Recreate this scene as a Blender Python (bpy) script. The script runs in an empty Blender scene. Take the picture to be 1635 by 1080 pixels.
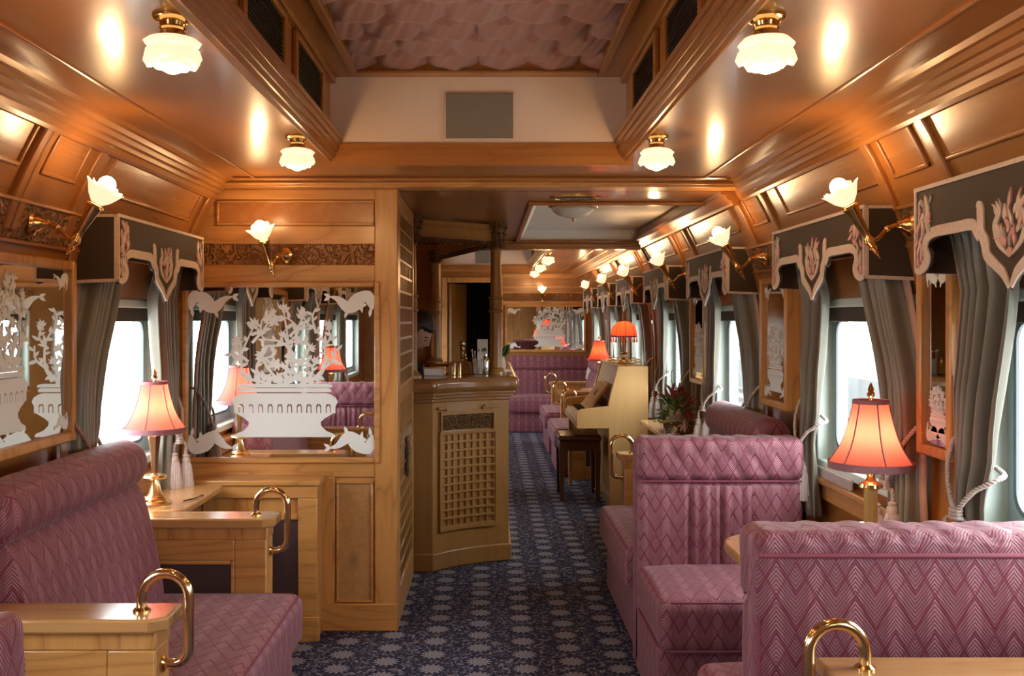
import bpy, math, random
from math import pi, sin, cos, sqrt, atan2, radians as R
from mathutils import Vector, Matrix
random.seed(11)
SC = bpy.context.scene
COL = SC.collection

# ------------------------------------------------------------------ camera, sky, daylight, exposure
cam = bpy.data.cameras.new('camera')
cam.sensor_width = 36.0
cam.lens = 1590 / 1635 * 36.0
cam.shift_x = 0.0229
cam.shift_y = -0.0184
cam.clip_start = 0.05
camo = bpy.data.objects.new('camera', cam)
camo.location = (0.04, 0.0, 1.42)
camo.rotation_euler = (pi / 2, 0, 0)
COL.objects.link(camo)
SC.camera = camo

world = bpy.data.worlds.new('overcast_sky')
world.use_nodes = True
SC.world = world
wb = world.node_tree.nodes['Background']
wb.inputs[0].default_value = (0.97, 0.985, 1.0, 1)
wb.inputs[1].default_value = 16.0
SC.view_settings.view_transform = 'Standard'
SC.view_settings.look = 'None'
SC.view_settings.gamma = 1.0
SC.view_settings.use_curve_mapping = False
SC.view_settings.exposure = 0.0
try:
    SC.cycles.use_denoising = True
    SC.cycles.sample_clamp_indirect = 6.0
    SC.cycles.caustics_reflective = False
    SC.cycles.caustics_refractive = False
    SC.cycles.max_bounces = 10
    SC.cycles.diffuse_bounces = 5
    SC.cycles.transparent_max_bounces = 12
except Exception:
    pass

WIN_R = [-0.83, 0.67, 2.22, 3.58, 5.36, 7.0, 8.6, 10.15, 11.75]
WIN_L = [-1.30, 0.25, 1.80, 3.84, 9.3, 10.7, 12.1]  # last three are unseen windows, added to brighten the far bay
# daylight portals: they only guide the sky light through the windows
for side, lst in ((1, WIN_R), (-1, WIN_L)):
    for y in lst:
        l = bpy.data.lights.new('window_portal', 'AREA')
        l.shape = 'RECTANGLE'; l.size = 0.72; l.size_y = 1.04
        l.cycles.is_portal = True
        o = bpy.data.objects.new('window_portal', l)
        o.location = (side * 1.52, y, 1.15)
        o.rotation_euler = (0, side * pi / 2, 0)
        COL.objects.link(o)

LAMP = 1.6          # strength of the car's own lamps

# ------------------------------------------------------------------ node and material helpers
class NT:
    def __init__(s, name):
        s.m = bpy.data.materials.new(name); s.m.use_nodes = True
        s.t = s.m.node_tree; s.b = s.t.nodes['Principled BSDF']; s.out = s.t.nodes['Material Output']
    def n(s, typ, **kw):
        x = s.t.nodes.new(typ)
        for k, v in kw.items(): setattr(x, k, v)
        return x
    def link(s, a, b): s.t.links.new(a, b)
    def put(s, sock, v):
        if hasattr(v, 'is_linked') or isinstance(v, bpy.types.NodeSocket): s.link(v, sock)
        else: sock.default_value = v
    def math(s, op, a, b=None, c=None, clamp=False):
        x = s.n('ShaderNodeMath', operation=op, use_clamp=clamp)
        s.put(x.inputs[0], a)
        if b is not None: s.put(x.inputs[1], b)
        if c is not None: s.put(x.inputs[2], c)
        return x.outputs[0]
    def mix(s, f, a, b, blend='MIX'):
        x = s.n('ShaderNodeMix', data_type='RGBA', blend_type=blend)
        s.put(x.inputs[0], f)
        s.put(x.inputs[6], a if not isinstance(a, tuple) else (*a[:3], 1))
        s.put(x.inputs[7], b if not isinstance(b, tuple) else (*b[:3], 1))
        return x.outputs[2]
    def coords(s, kind='Object', scale=(1, 1, 1)):
        tc = s.n('ShaderNodeTexCoord'); mp = s.n('ShaderNodeMapping')
        mp.inputs['Scale'].default_value = scale
        s.link(tc.outputs[kind], mp.inputs[0]); return mp.outputs[0]
    def noise(s, vec, scale=1, detail=3, dist=0, rough=.5):
        x = s.n('ShaderNodeTexNoise')
        s.link(vec, x.inputs['Vector']); x.inputs['Scale'].default_value = scale
        x.inputs['Detail'].default_value = detail; x.inputs['Distortion'].default_value = dist
        x.inputs['Roughness'].default_value = rough
        return x.outputs[0]
    def ramp(s, f, stops):
        x = s.n('ShaderNodeValToRGB'); s.put(x.inputs[0], f); e = x.color_ramp.elements
        while len(e) < len(stops): e.new(.5)
        for i, (p, c) in enumerate(stops):
            e[i].position = p; e[i].color = (*c[:3], 1) if not isinstance(c, (int, float)) else (c, c, c, 1)
        return x.outputs[0]
    def col(s, v): s.put(s.b.inputs['Base Color'], (*v, 1) if isinstance(v, tuple) and len(v) == 3 else v)
    def set(s, **kw):
        for k, v in kw.items(): s.put(s.b.inputs[k.replace('_', ' ')], v)
    def bump(s, h, strength=.3, dist=.01):
        x = s.n('ShaderNodeBump'); x.inputs['Strength'].default_value = strength; x.inputs['Distance'].default_value = dist
        s.link(h, x.inputs['Height']); s.link(x.outputs[0], s.b.inputs['Normal'])

MAT = {}
def pbr(name, col, rough=.5, metal=0.0, var=0.0, vscale=12, bump=0.0, bscale=120, **kw):
    N = NT(name)
    c = N.coords()
    nz = N.noise(c, vscale, 3)
    d = tuple(x * (1 - var) for x in col); u = tuple(min(1, x * (1 + var)) for x in col)
    N.col(N.mix(nz, d, u)); N.set(Roughness=rough, Metallic=metal)
    for k, v in kw.items(): N.put(N.b.inputs[k], v)
    if bump: N.bump(N.noise(c, bscale, 3), bump, .004)
    MAT[name] = N.m
    return N

def wood(name, axis, light, dark, rough=.33, grain=1.0, coat=.25, burl=False, contrast=.5, bump=.06, rvar=.12, crough=.18):
    N = NT(name)
    al, ac = 1.2 * grain, 9.0 * grain
    sc = {'x': (al, ac, ac), 'y': (ac, al, ac), 'z': (ac, ac, al)}[axis]
    if burl: sc = (5, 5, 5)
    c = N.coords('Object', sc)
    big = N.noise(c, .55 if not burl else 1.6, 2, .4 if not burl else 2.2)
    rings = N.math('FRACT', N.math('MULTIPLY', big, 9 if not burl else 5))
    rg = N.ramp(rings, [(0, .15), (.12, .75), (.6, 1.0), (1, .55)])
    f1 = N.coords('Object', tuple(x * (7 if x > al else 2.2) for x in sc) if not burl else (40, 40, 40))
    fib = N.noise(f1, 1, 4, .3)
    k = N.math('MULTIPLY', rg, N.math('ADD', N.math('MULTIPLY', fib, .9), .35))
    tone = N.noise(N.coords('Object', (1.5, 1.5, 1.5)), 1, 2)
    k2 = N.math('ADD', N.math('MULTIPLY', k, contrast), N.math('MULTIPLY', tone, .5), clamp=True)
    colr = N.ramp(k2, [(.1, dark), (.55, tuple((a + b) / 2 for a, b in zip(light, dark))), (.95, light)])
    if burl:
        v = N.n('ShaderNodeTexVoronoi'); v.inputs['Scale'].default_value = 1.1
        N.link(N.coords('Object', (6, 6, 4)), v.inputs['Vector'])
        sp = N.ramp(v.outputs['Distance'], [(.04, 1.0), (.2, 0.0)])
        colr = N.mix(N.math('MULTIPLY', sp, .5), colr, tuple(x * .4 for x in dark))
    N.col(colr); N.set(Roughness=N.math('ADD', N.math('MULTIPLY', fib, rvar), rough - rvar / 2))
    N.b.inputs['Coat Weight'].default_value = coat; N.b.inputs['Coat Roughness'].default_value = crough
    if bump: N.bump(fib, bump, .002)
    MAT[name] = N.m
    return N

HL, HD = (.57, .285, .086), (.27, .105, .024)
for ax in 'xyz': wood('honey_' + ax, ax, HL, HD, contrast=.85)
OL, OD = (.45, .19, .045), (.25, .088, .016)
for ax in 'xyz': wood('amber_' + ax, ax, OL, OD, rough=.30, contrast=.35)
wood('ceiling_veneer', 'x', (.38, .162, .046), (.31, .122, .033), rough=.34, grain=.35, contrast=.16, coat=.45, bump=.0, rvar=.03, crough=.13)
wood('cove_veneer', 'y', (.47, .205, .052), (.31, .115, .025), rough=.27, grain=.4, contrast=.35, bump=.015)
wood('burl', 'z', (.55, .33, .13), (.33, .16, .05), burl=True)
wood('bar_oak', 'z', (.42, .24, .075), (.26, .13, .036), rough=.33, contrast=.4)
wood('bar_oak_top', 'x', (.36, .19, .06), (.21, .09, .026), rough=.22, coat=.5, contrast=.4)
wood('piano_wood', 'z', (.66, .42, .18), (.5, .28, .10), rough=.35, grain=.5, contrast=.25)
wood('stool_wood', 'z', (.12, .045, .018), (.06, .022, .01), rough=.35)
wood('table_wood', 'x', (.54, .30, .115), (.34, .165, .052), rough=.2, coat=.5)

# carved frieze: the same wood with scrollwork relief
def carved(name, light, dark, scale=38, strength=.9):
    N = NT(name)
    c = N.coords('Object')
    v = N.n('ShaderNodeTexVoronoi', feature='SMOOTH_F1'); v.inputs['Scale'].default_value = scale
    nz = N.n('ShaderNodeTexNoise'); nz.inputs['Scale'].default_value = 14; N.link(c, nz.inputs['Vector'])
    add = N.n('ShaderNodeVectorMath', operation='MULTIPLY_ADD'); N.link(nz.outputs['Color'], add.inputs[0])
    add.inputs[1].default_value = (.05, .05, .05); N.link(c, add.inputs[2]); N.link(add.outputs[0], v.inputs['Vector'])
    h = N.math('SINE', N.math('MULTIPLY', v.outputs['Distance'], 16))
    N.col(N.mix(N.noise(c, 6, 3), dark, light)); N.set(Roughness=.42)
    N.bump(h, strength, .008)
    MAT[name] = N.m
carved('carved_wood', (.36, .17, .055), (.24, .10, .03))
carved('carved_gilt_wood', (.22, .12, .04), (.12, .06, .02), 60)

# woven upholstery: ogee/zigzag lattice over hatched leaves, in metres on the UV
def fabric(name, light, dark, line, pu=.088, pv=.080):
    N = NT(name)
    tc = N.n('ShaderNodeTexCoord'); sp = N.n('ShaderNodeSeparateXYZ'); N.link(tc.outputs['UV'], sp.inputs[0])
    u, v = sp.outputs[0], sp.outputs[1]
    fu = N.math('FRACT', N.math('DIVIDE', u, pu))
    tri = N.math('MULTIPLY', N.math('ABSOLUTE', N.math('SUBTRACT', fu, .5)), 2)
    z1 = N.math('FRACT', N.math('ADD', N.math('DIVIDE', v, pv), N.math('MULTIPLY', tri, .95)))
    z2 = N.math('FRACT', N.math('SUBTRACT', N.math('DIVIDE', v, pv * 2), N.math('MULTIPLY', tri, .475)))
    ln1 = N.ramp(z1, [(0, 1.0), (.11, .95), (.19, 0.0)])
    ln2 = N.ramp(z2, [(0, .8), (.05, .7), (.09, 0.0)])
    sgn = N.math('SUBTRACT', N.math('MULTIPLY', N.math('GREATER_THAN', fu, .5), 2), 1)
    hat = N.math('SINE', N.math('ADD', N.math('MULTIPLY', v, 2 * pi / .0100), N.math('MULTIPLY', N.math('MULTIPLY', u, sgn), 2 * pi / .0078)))
    hat = N.ramp(N.math('MULTIPLY_ADD', hat, .5, .5), [(.35, 0.0), (.75, 1.0)])
    leaf = N.ramp(tri, [(.0, 1.0), (.28, .9), (.42, .38), (1, .48)])
    nz = N.noise(N.coords('UV', (30, 30, 30)), 1, 3)
    k = N.math('MULTIPLY', N.math('MULTIPLY', hat, leaf), N.math('MULTIPLY_ADD', nz, 1.0, .55), clamp=True)
    base = N.mix(k, dark, light)
    base = N.mix(N.math('MULTIPLY', N.math('MAXIMUM', ln1, ln2), .85), base, line)
    N.col(base); N.set(Roughness=.62)
    N.b.inputs['Sheen Weight'].default_value = .15; N.b.inputs['Sheen Roughness'].default_value = .4
    h = N.math('SUBTRACT', N.math('MULTIPLY', hat, .5), N.math('MAXIMUM', ln1, ln2))
    N.bump(h, .35, .003)
    MAT[name] = N.m
fabric('rose_brocade', (.41, .195, .235), (.150, .034, .053), (.15, .005, .036))
pbr('rose_piping', (.20, .04, .07), .7, var=.2)
pbr('dark_leather', (.055, .030, .032), .55, var=.2, bump=.1)

# carpet: navy ground, staggered pale chrysanthemums and small leaves
def carpet():
    N = NT('flowered_carpet')
    tc = N.n('ShaderNodeTexCoord'); sp = N.n('ShaderNodeSeparateXYZ'); N.link(tc.outputs['Object'], sp.inputs[0])
    px, py = .385, .172
    def flower(ox, oy):
        fx = N.math('MULTIPLY', N.math('SUBTRACT', N.math('FRACT', N.math('ADD', N.math('DIVIDE', sp.outputs[0], px), ox)), .5), px)
        fy = N.math('MULTIPLY', N.math('SUBTRACT', N.math('FRACT', N.math('ADD', N.math('DIVIDE', sp.outputs[1], py), oy)), .5), py)
        r = N.math('SQRT', N.math('ADD', N.math('POWER', fx, 2), N.math('POWER', fy, 2)))
        a = N.math('ARCTAN2', fy, fx)
        pet = N.math('COSINE', N.math('MULTIPLY', a, 13))
        edge = N.math('MULTIPLY_ADD', pet, .010, .049)
        inside = N.math('LESS_THAN', r, edge)
        lines = N.math('SINE', N.math('ADD', N.math('MULTIPLY', r, 420), N.math('MULTIPLY', pet, 1.6)))
        tex = N.math('MULTIPLY_ADD', N.math('GREATER_THAN', lines, -.2), .62, .30)
        near = N.math('LESS_THAN', r, .066)
        return N.math('MULTIPLY', inside, tex), near
    f1, n1 = flower(0, 0); f2, n2 = flower(.5, .5)
    v = N.n('ShaderNodeTexVoronoi', feature='DISTANCE_TO_EDGE'); v.inputs['Scale'].default_value = 30
    N.link(N.coords('Object', (1, 1, 1)), v.inputs['Vector'])
    nz = N.noise(N.coords('Object', (48, 48, 48)), 1, 2, 1.2)
    leaf = N.math('GREATER_THAN', nz, .575)
    vine = N.math('MULTIPLY', N.math('LESS_THAN', N.math('ABSOLUTE', N.math('SUBTRACT', N.noise(N.coords('Object', (17, 17, 17)), 1, 1, .5), .5)), .012), .7)
    free = N.math('SUBTRACT', 1, N.math('MAXIMUM', n1, n2), clamp=True)
    k = N.math('MAXIMUM', N.math('MAXIMUM', f1, f2), N.math('MULTIPLY', N.math('MAXIMUM', leaf, vine), N.math('MULTIPLY', free, .62)))
    pile = N.noise(N.coords('Object', (420, 420, 420)), 1, 2)
    k = N.math('MULTIPLY', k, N.math('MULTIPLY_ADD', pile, .7, .6), clamp=True)
    N.col(N.mix(k, (.024, .025, .054), (.33, .315, .355)))
    N.set(Roughness=.95); N.b.inputs['Specular IOR Level'].default_value = .1
    N.bump(pile, .25, .004)
    MAT['flowered_carpet'] = N.m
carpet()

# curtain satin
def satin(name, col, rough=.42, sheen=.4, var=.12):
    N = NT(name)
    c = N.coords('Object', (9, 9, 9))
    nz = N.noise(c, 1, 3, .5)
    N.col(N.mix(nz, tuple(x * (1 - var) for x in col), tuple(x * (1 + var) for x in col)))
    N.set(Roughness=rough); N.b.inputs['Sheen Weight'].default_value = sheen
    N.bump(N.noise(N.coords('Object', (160, 160, 160)), 1, 2), .05, .002)
    MAT[name] = N.m
satin('curtain_satin', (.145, .135, .102))
satin('valance_cloth', (.048, .031, .018), .8, .03)
satin('curtain_lining', (.42, .25, .19), .6, .2)
satin('tufted_satin', (.31, .135, .10), .5, .2)
pbr('braid', (.62, .50, .41), .75, var=.25, vscale=90, bump=.4, bscale=260)
pbr('embroidery_pink', (.60, .32, .29), .7, var=.3, vscale=60, bump=.3)
pbr('embroidery_cream', (.58, .49, .41), .7, var=.3, vscale=60, bump=.3)
pbr('embroidery_grey', (.30, .28, .24), .7, var=.3, vscale=60, bump=.3)
pbr('rope', (.50, .42, .38), .7, var=.35, vscale=80, bump=.4, bscale=200)
pbr('rope_rose', (.30, .15, .13), .7, var=.3, vscale=80, bump=.4, bscale=200)
pbr('tassel_thread', (.55, .49, .48), .7, var=.3, vscale=60)
pbr('brass', (.78, .52, .20), .16, 1.0, var=.06)
pbr('brass_polished', (.86, .66, .36), .14, 1.0, var=.05)
pbr('old_brass', (.42, .26, .09), .3, 1.0, var=.2)
pbr('lamp_brass', (.92, .68, .34), .24, 1.0, var=.05)
pbr('gold_glass', (.80, .56, .20), .16, .55, var=.1)
pbr('silver', (.75, .73, .70), .12, 1.0)
pbr('white_paint', (.76, .75, .70), .5, var=.03)
pbr('clerestory_paint', (.76, .65, .57), .5, var=.03)
pbr('grey_grille_cloth', (.20, .18, .155), .7, var=.05, vscale=200)
pbr('dark_grille', (.045, .03, .018), .45, var=.1)
pbr('window_paint', (.66, .76, .70), .4, var=.03)
pbr('sash_metal', (.50, .60, .64), .35, .3, var=.05)
pbr('rubber_grey', (.16, .19, .21), .6)
pbr('black_gloss', (.012, .012, .013), .25)
pbr('ivory', (.78, .74, .64), .3)
pbr('paper', (.80, .78, .74), .7)
pbr('linen_white', (.78, .77, .75), .8, bump=.1)
pbr('black_cloth', (.02, .02, .022), .8, bump=.1)
pbr('skin', (.50, .29, .20), .5, var=.06)
pbr('hair_black', (.012, .010, .010), .45, bump=.6, bscale=90)
pbr('leaf_green', (.10, .18, .045), .5, var=.5, vscale=8)
pbr('leaf_lime', (.38, .44, .12), .5, var=.4, vscale=8)
pbr('leaf_red', (.30, .045, .05), .5, var=.4, vscale=8)
pbr('petal_pale', (.62, .42, .34), .5, var=.2)
pbr('terracotta', (.22, .10, .05), .7)
pbr('gravel', (.085, .083, .08), .95, var=.4, vscale=4)
pbr('dark_asphalt', (.075, .08, .082), .9, var=.2, vscale=1.5)
pbr('concrete', (.60, .60, .58), .9, var=.15, vscale=1.5)
pbr('rail_steel', (.035, .034, .034), .5, .5)
pbr('shed_wall', (.060, .066, .068), .9, var=.1, vscale=.6)
pbr('train_paint', (.02, .026, .03), .5, var=.1)
pbr('tree_leaf', (.032, .052, .026), .8, var=.5, vscale=.7)
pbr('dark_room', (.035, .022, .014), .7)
pbr('amber_bottle', (.16, .05, .01), .1)
pbr('dome_cream', (.66, .60, .48), .25)

def mirror_mat():
    N = NT('mirror_silver'); N.col((.86, .88, .86)); N.set(Metallic=1.0, Roughness=.012); MAT['mirror_silver'] = N.m
mirror_mat()
def etched():
    N = NT('etched_frost')
    N.col((.74, .78, .77)); N.set(Roughness=.55); MAT['etched_frost'] = N.m
etched()
def glass():
    N = NT('window_glass')
    tr = N.n('ShaderNodeBsdfTransparent'); tr.inputs[0].default_value = (.96, .985, .98, 1)
    gl = N.n('ShaderNodeBsdfGlossy'); gl.inputs['Roughness'].default_value = .02
    fr = N.n('ShaderNodeFresnel'); ge = N.n('ShaderNodeNewGeometry'); N.link(N.math('MULTIPLY_ADD', ge.outputs['Backfacing'], 1 / 1.35 - 1.35, 1.35), fr.inputs[0])
    mx = N.n('ShaderNodeMixShader'); N.link(fr.outputs[0], mx.inputs[0]); N.link(tr.outputs[0], mx.inputs[1]); N.link(gl.outputs[0], mx.inputs[2])
    N.link(mx.outputs[0], N.out.inputs[0]); MAT['window_glass'] = N.m
glass()
def clear():
    N = NT('clear_glass'); N.col((.95, .95, .93)); N.set(Roughness=.03, IOR=1.45); N.b.inputs['Transmission Weight'].default_value = .9; MAT['clear_glass'] = N.m
clear()
def glow(name, col, st):
    N = NT(name); N.col((.55, .50, .42)); N.set(Roughness=.4)
    N.b.inputs['Emission Color'].default_value = (*col, 1); N.b.inputs['Emission Strength'].default_value = st
    MAT[name] = N.m
glow('bulb_glow', (1, .72, .42), 22 * LAMP)
glow('petal_glow', (1, .76, .46), 1.15)
glow('petal_glow_large', (1, .76, .48), 1.15)
glow('small_bulb', (1, .6, .3), 40 * LAMP)
glow('screen_glow', (.5, .6, .8), .6)
def shade(name, col, tint):
    N = NT(name)
    d = N.n('ShaderNodeBsdfDiffuse'); d.inputs[0].default_value = (*col, 1)
    t = N.n('ShaderNodeBsdfTranslucent'); t.inputs[0].default_value = (*tint, 1)
    mx = N.n('ShaderNodeMixShader'); mx.inputs[0].default_value = .6
    N.link(d.outputs[0], mx.inputs[1]); N.link(t.outputs[0], mx.inputs[2]); N.link(mx.outputs[0], N.out.inputs[0])
    MAT[name] = N.m
shade('shade_rose', (.55, .20, .18), (.88, .22, .17))
shade('shade_cream', (.75, .66, .5), (.85, .72, .5))
shade('shade_red', (.45, .05, .03), (.75, .06, .025))
pbr('shade_trim', (.30, .13, .15), .8, var=.4, vscale=150, bump=.6, bscale=240)
pbr('shade_trim_red', (.40, .06, .04), .8, var=.3, vscale=150)

# ------------------------------------------------------------------ mesh builder
class MB:
    def __init__(s): s.v = []; s.f = []; s.mi = []; s.M = None
    def add(s, vs, fs, mi=0):
        k = len(s.v)
        for p in vs:
            p = Vector(p)
            s.v.append(s.M @ p if s.M else p)
        for f in fs: s.f.append([i + k for i in f]); s.mi.append(mi)
        return s
    def box(s, x0, x1, y0, y1, z0, z1, mi=0):
        return s.add([(x0, y0, z0), (x1, y0, z0), (x1, y1, z0), (x0, y1, z0), (x0, y0, z1), (x1, y0, z1), (x1, y1, z1), (x0, y1, z1)],
                     [(0, 3, 2, 1), (4, 5, 6, 7), (0, 1, 5, 4), (1, 2, 6, 5), (2, 3, 7, 6), (3, 0, 4, 7)], mi)
    def prism(s, poly, axis, a, b, mi=0):
        n = len(poly)
        ar = sum(poly[i][0] * poly[(i + 1) % n][1] - poly[(i + 1) % n][0] * poly[i][1] for i in range(n))
        if ar < 0: poly = poly[::-1]
        if a > b: a, b = b, a
        mk = {'x': lambda p, q: (q, p[0], p[1]), 'y': lambda p, q: (p[0], q, p[1]), 'z': lambda p, q: (p[0], p[1], q)}[axis]
        vs = [mk(p, a) for p in poly] + [mk(p, b) for p in poly]
        fs = [tuple(range(n - 1, -1, -1)), tuple(range(n, 2 * n))] + [(i, (i + 1) % n, n + (i + 1) % n, n + i) for i in range(n)]
        if axis == 'y': fs = [f[::-1] for f in fs]
        return s.add(vs, fs, mi)
    def tube(s, pts, r, n=8, closed=False, mi=0, flat=1.0):
        pts = [Vector(p) for p in pts]; m = len(pts)
        rs = r if isinstance(r, (list, tuple)) else [r] * m
        tang = []
        for i in range(m):
            a = pts[i - 1] if (i > 0 or closed) else pts[i]; b = pts[(i + 1) % m] if (i < m - 1 or closed) else pts[i]
            t = (b - a); tang.append(t.normalized() if t.length > 1e-9 else Vector((0, 0, 1)))
        up = Vector((0, 0, 1)) if abs(tang[0].z) < .9 else Vector((1, 0, 0))
        nrm = (up - tang[0] * up.dot(tang[0])).normalized()
        vs = []
        for i in range(m):
            nrm = (nrm - tang[i] * nrm.dot(tang[i]))
            nrm = nrm.normalized() if nrm.length > 1e-9 else Vector((1, 0, 0))
            bn = tang[i].cross(nrm)
            for k in range(n):
                a = 2 * pi * k / n
                vs.append(pts[i] + nrm * (cos(a) * rs[i]) + bn * (sin(a) * rs[i] * flat))
        fs = []
        for i in range(m if closed else m - 1):
            j = (i + 1) % m
            for k in range(n):
                q = (k + 1) % n
                fs.append((i * n + k, i * n + q, j * n + q, j * n + k))
        if not closed: fs += [tuple(range(n - 1, -1, -1)), tuple((m - 1) * n + k for k in range(n))]
        return s.add(vs, fs, mi)
    def lathe(s, prof, n=20, c=(0, 0, 0), M=None, mi=0, wob=None, caps=True):
        c = Vector(c); vs = []
        for (r, z) in prof:
            for k in range(n):
                a = 2 * pi * k / n
                rr = r * (wob(a, z) if wob else 1)
                p = Vector((rr * cos(a), rr * sin(a), z))
                vs.append((M @ p if M else p) + c)
        m = len(prof); fs = []
        for i in range(m - 1):
            for k in range(n):
                q = (k + 1) % n
                fs.append((i * n + k, i * n + q, (i + 1) * n + q, (i + 1) * n + k))
        if caps: fs += [tuple(range(n - 1, -1, -1)), tuple((m - 1) * n + k for k in range(n))]
        return s.add(vs, fs, mi)
    def grid(s, fn, nu, nv, mi=0):
        vs = [fn(i / nu, j / nv) for j in range(nv + 1) for i in range(nu + 1)]
        fs = [(j * (nu + 1) + i, j * (nu + 1) + i + 1, (j + 1) * (nu + 1) + i + 1, (j + 1) * (nu + 1) + i) for j in range(nv) for i in range(nu)]
        return s.add(vs, fs, mi)
    def ball(s, c, r, n=12, m=8, sc=(1, 1, 1), mi=0):
        vs = [(c[0], c[1], c[2] - r * sc[2])]
        for j in range(1, m):
            p = -pi / 2 + pi * j / m
            for k in range(n):
                a = 2 * pi * k / n
                vs.append((c[0] + r * sc[0] * cos(p) * cos(a), c[1] + r * sc[1] * cos(p) * sin(a), c[2] + r * sc[2] * sin(p)))
        vs.append((c[0], c[1], c[2] + r * sc[2])); fs = []
        for k in range(n): fs.append((0, 1 + (k + 1) % n, 1 + k))
        for j in range(m - 2):
            for k in range(n):
                a = 1 + j * n; q = (k + 1) % n
                fs.append((a + k, a + q, a + n + q, a + n + k))
        L = len(vs) - 1; a = 1 + (m - 2) * n
        for k in range(n): fs.append((a + k, a + (k + 1) % n, L))
        return s.add(vs, fs, mi)
    def rbox(s, x0, x1, y0, y1, z0, z1, r, n=(10, 10, 10), disp=None, mi=0):
        """rounded box; disp(p, normal, (u,v,w)) may move each point"""
        cx = [(x0, x1), (y0, y1), (z0, z1)]; key = {}; vs = []; fs = []
        def pt(u):
            p = []; inner = []
            for i in range(3):
                a, b = cx[i]
                t = a + (b - a) * u[i]; p.append(t); inner.append(min(max(t, a + r), b - r))
            p = Vector(p); q = Vector(inner); d = p - q
            # spread samples near the rim
            nn = d.normalized() if d.length > 1e-9 else Vector((0, 0, 0))
            w = q + nn * r if d.length > 1e-9 else p
            if disp: w = disp(w, nn, u)
            return w
        def sp(t, L, k):
            # sample spacing: one third of samples within the rounding
            e = min(r / L, .49); c = max(2, k // 4)
            i = round(t * k)
            if i <= c: return e * (1 - cos(i / c * pi / 2)) if False else e * i / c
            if i >= k - c: return 1 - e * (k - i) / c
            return e + (1 - 2 * e) * (i - c) / (k - 2 * c)
        L = [x1 - x0, y1 - y0, z1 - z0]
        for ax in range(3):
            b, c = (ax + 1) % 3, (ax + 2) % 3
            for side in (0, 1):
                idx = {}
                for i in range(n[b] + 1):
                    for j in range(n[c] + 1):
                        u = [0, 0, 0]; u[ax] = side; u[b] = sp(i / n[b], L[b], n[b]); u[c] = sp(j / n[c], L[c], n[c])
                        k = tuple(round(x, 5) for x in u)
                        if k not in key: key[k] = len(vs); vs.append(pt(u))
                        idx[i, j] = key[k]
                for i in range(n[b]):
                    for j in range(n[c]):
                        q = (idx[i, j], idx[i + 1, j], idx[i + 1, j + 1], idx[i, j + 1])
                        fs.append(q if side else q[::-1])
        return s.add(vs, fs, mi)
    def build(s, name, mats, parent=None, smooth=32, bevel=0, seg=2, loc=None, solid=0):
        me = bpy.data.meshes.new(name)
        me.from_pydata([tuple(p) for p in s.v], [], s.f)
        if isinstance(mats, str): mats = [mats]
        for m in mats: me.materials.append(MAT[m])
        me.polygons.foreach_set('material_index', s.mi)
        uvl = me.uv_layers.new(name='UVMap')
        co = me.vertices
        for p in me.polygons:
            nx, ny, nz = abs(p.normal.x), abs(p.normal.y), abs(p.normal.z)
            for li in p.loop_indices:
                c = co[me.loops[li].vertex_index].co
                uvl.data[li].uv = (c.x, c.y) if nz >= nx and nz >= ny else ((c.y, c.z) if nx >= ny else (c.x, c.z))
        if smooth:
            me.polygons.foreach_set('use_smooth', [True] * len(me.polygons))
            if smooth < 180: me.set_sharp_from_angle(angle=R(smooth))
        me.update()
        o = bpy.data.objects.new(name, me)
        COL.objects.link(o)
        if parent is not None: o.parent = parent
        if loc: o.location = loc
        if bevel:
            b = o.modifiers.new('edge', 'BEVEL'); b.width = bevel; b.segments = seg; b.limit_method = 'ANGLE'; b.angle_limit = R(40)
        if solid:
            b = o.modifiers.new('cloth', 'SOLIDIFY'); b.thickness = solid; b.offset = 0
        return o

def thing(name, label, cat, loc=(0, 0, 0), rz=0.0, group=None):
    o = bpy.data.objects.new(name, None); COL.objects.link(o); o.empty_display_size = .05
    o.location = loc; o.rotation_euler = (0, 0, rz)
    o['label'] = label; o['category'] = cat
    if group: o['group'] = group
    return o
def tag(o, label, cat, group=None):
    o['label'] = label; o['category'] = cat
    if group: o['group'] = group
    return o
def structure(name):
    o = bpy.data.objects.new(name, None); COL.objects.link(o); o['kind'] = 'structure'; return o
def struct(o): o['kind'] = 'structure'; return o
def kids(o): return [c for c in bpy.data.objects if c.parent == o]
def dup(root, loc, rz=None, label=None, group=None, flip=False):
    def cp(o, par):
        c = o.copy(); COL.objects.link(c); c.parent = par
        for ch in kids(o): cp(ch, c)
        return c
    r = cp(root, None); r.location = loc
    if rz is not None: r.rotation_euler = (0, 0, rz)
    if label: r['label'] = label
    if group: r['group'] = group
    return r
def crv(pts, n=8):
    """Catmull-Rom through points"""
    P = [Vector(p) for p in pts]; P = [P[0] * 2 - P[1]] + P + [P[-1] * 2 - P[-2]]; out = []
    for i in range(1, len(P) - 2):
        for k in range(n):
            t = k / n; a, b, c, d = P[i - 1], P[i], P[i + 1], P[i + 2]
            out.append(.5 * ((2 * b) + (c - a) * t + (2 * a - 5 * b + 4 * c - d) * t * t + (3 * b - a - 3 * c + d) * t ** 3))
    out.append(P[-2]); return out
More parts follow.
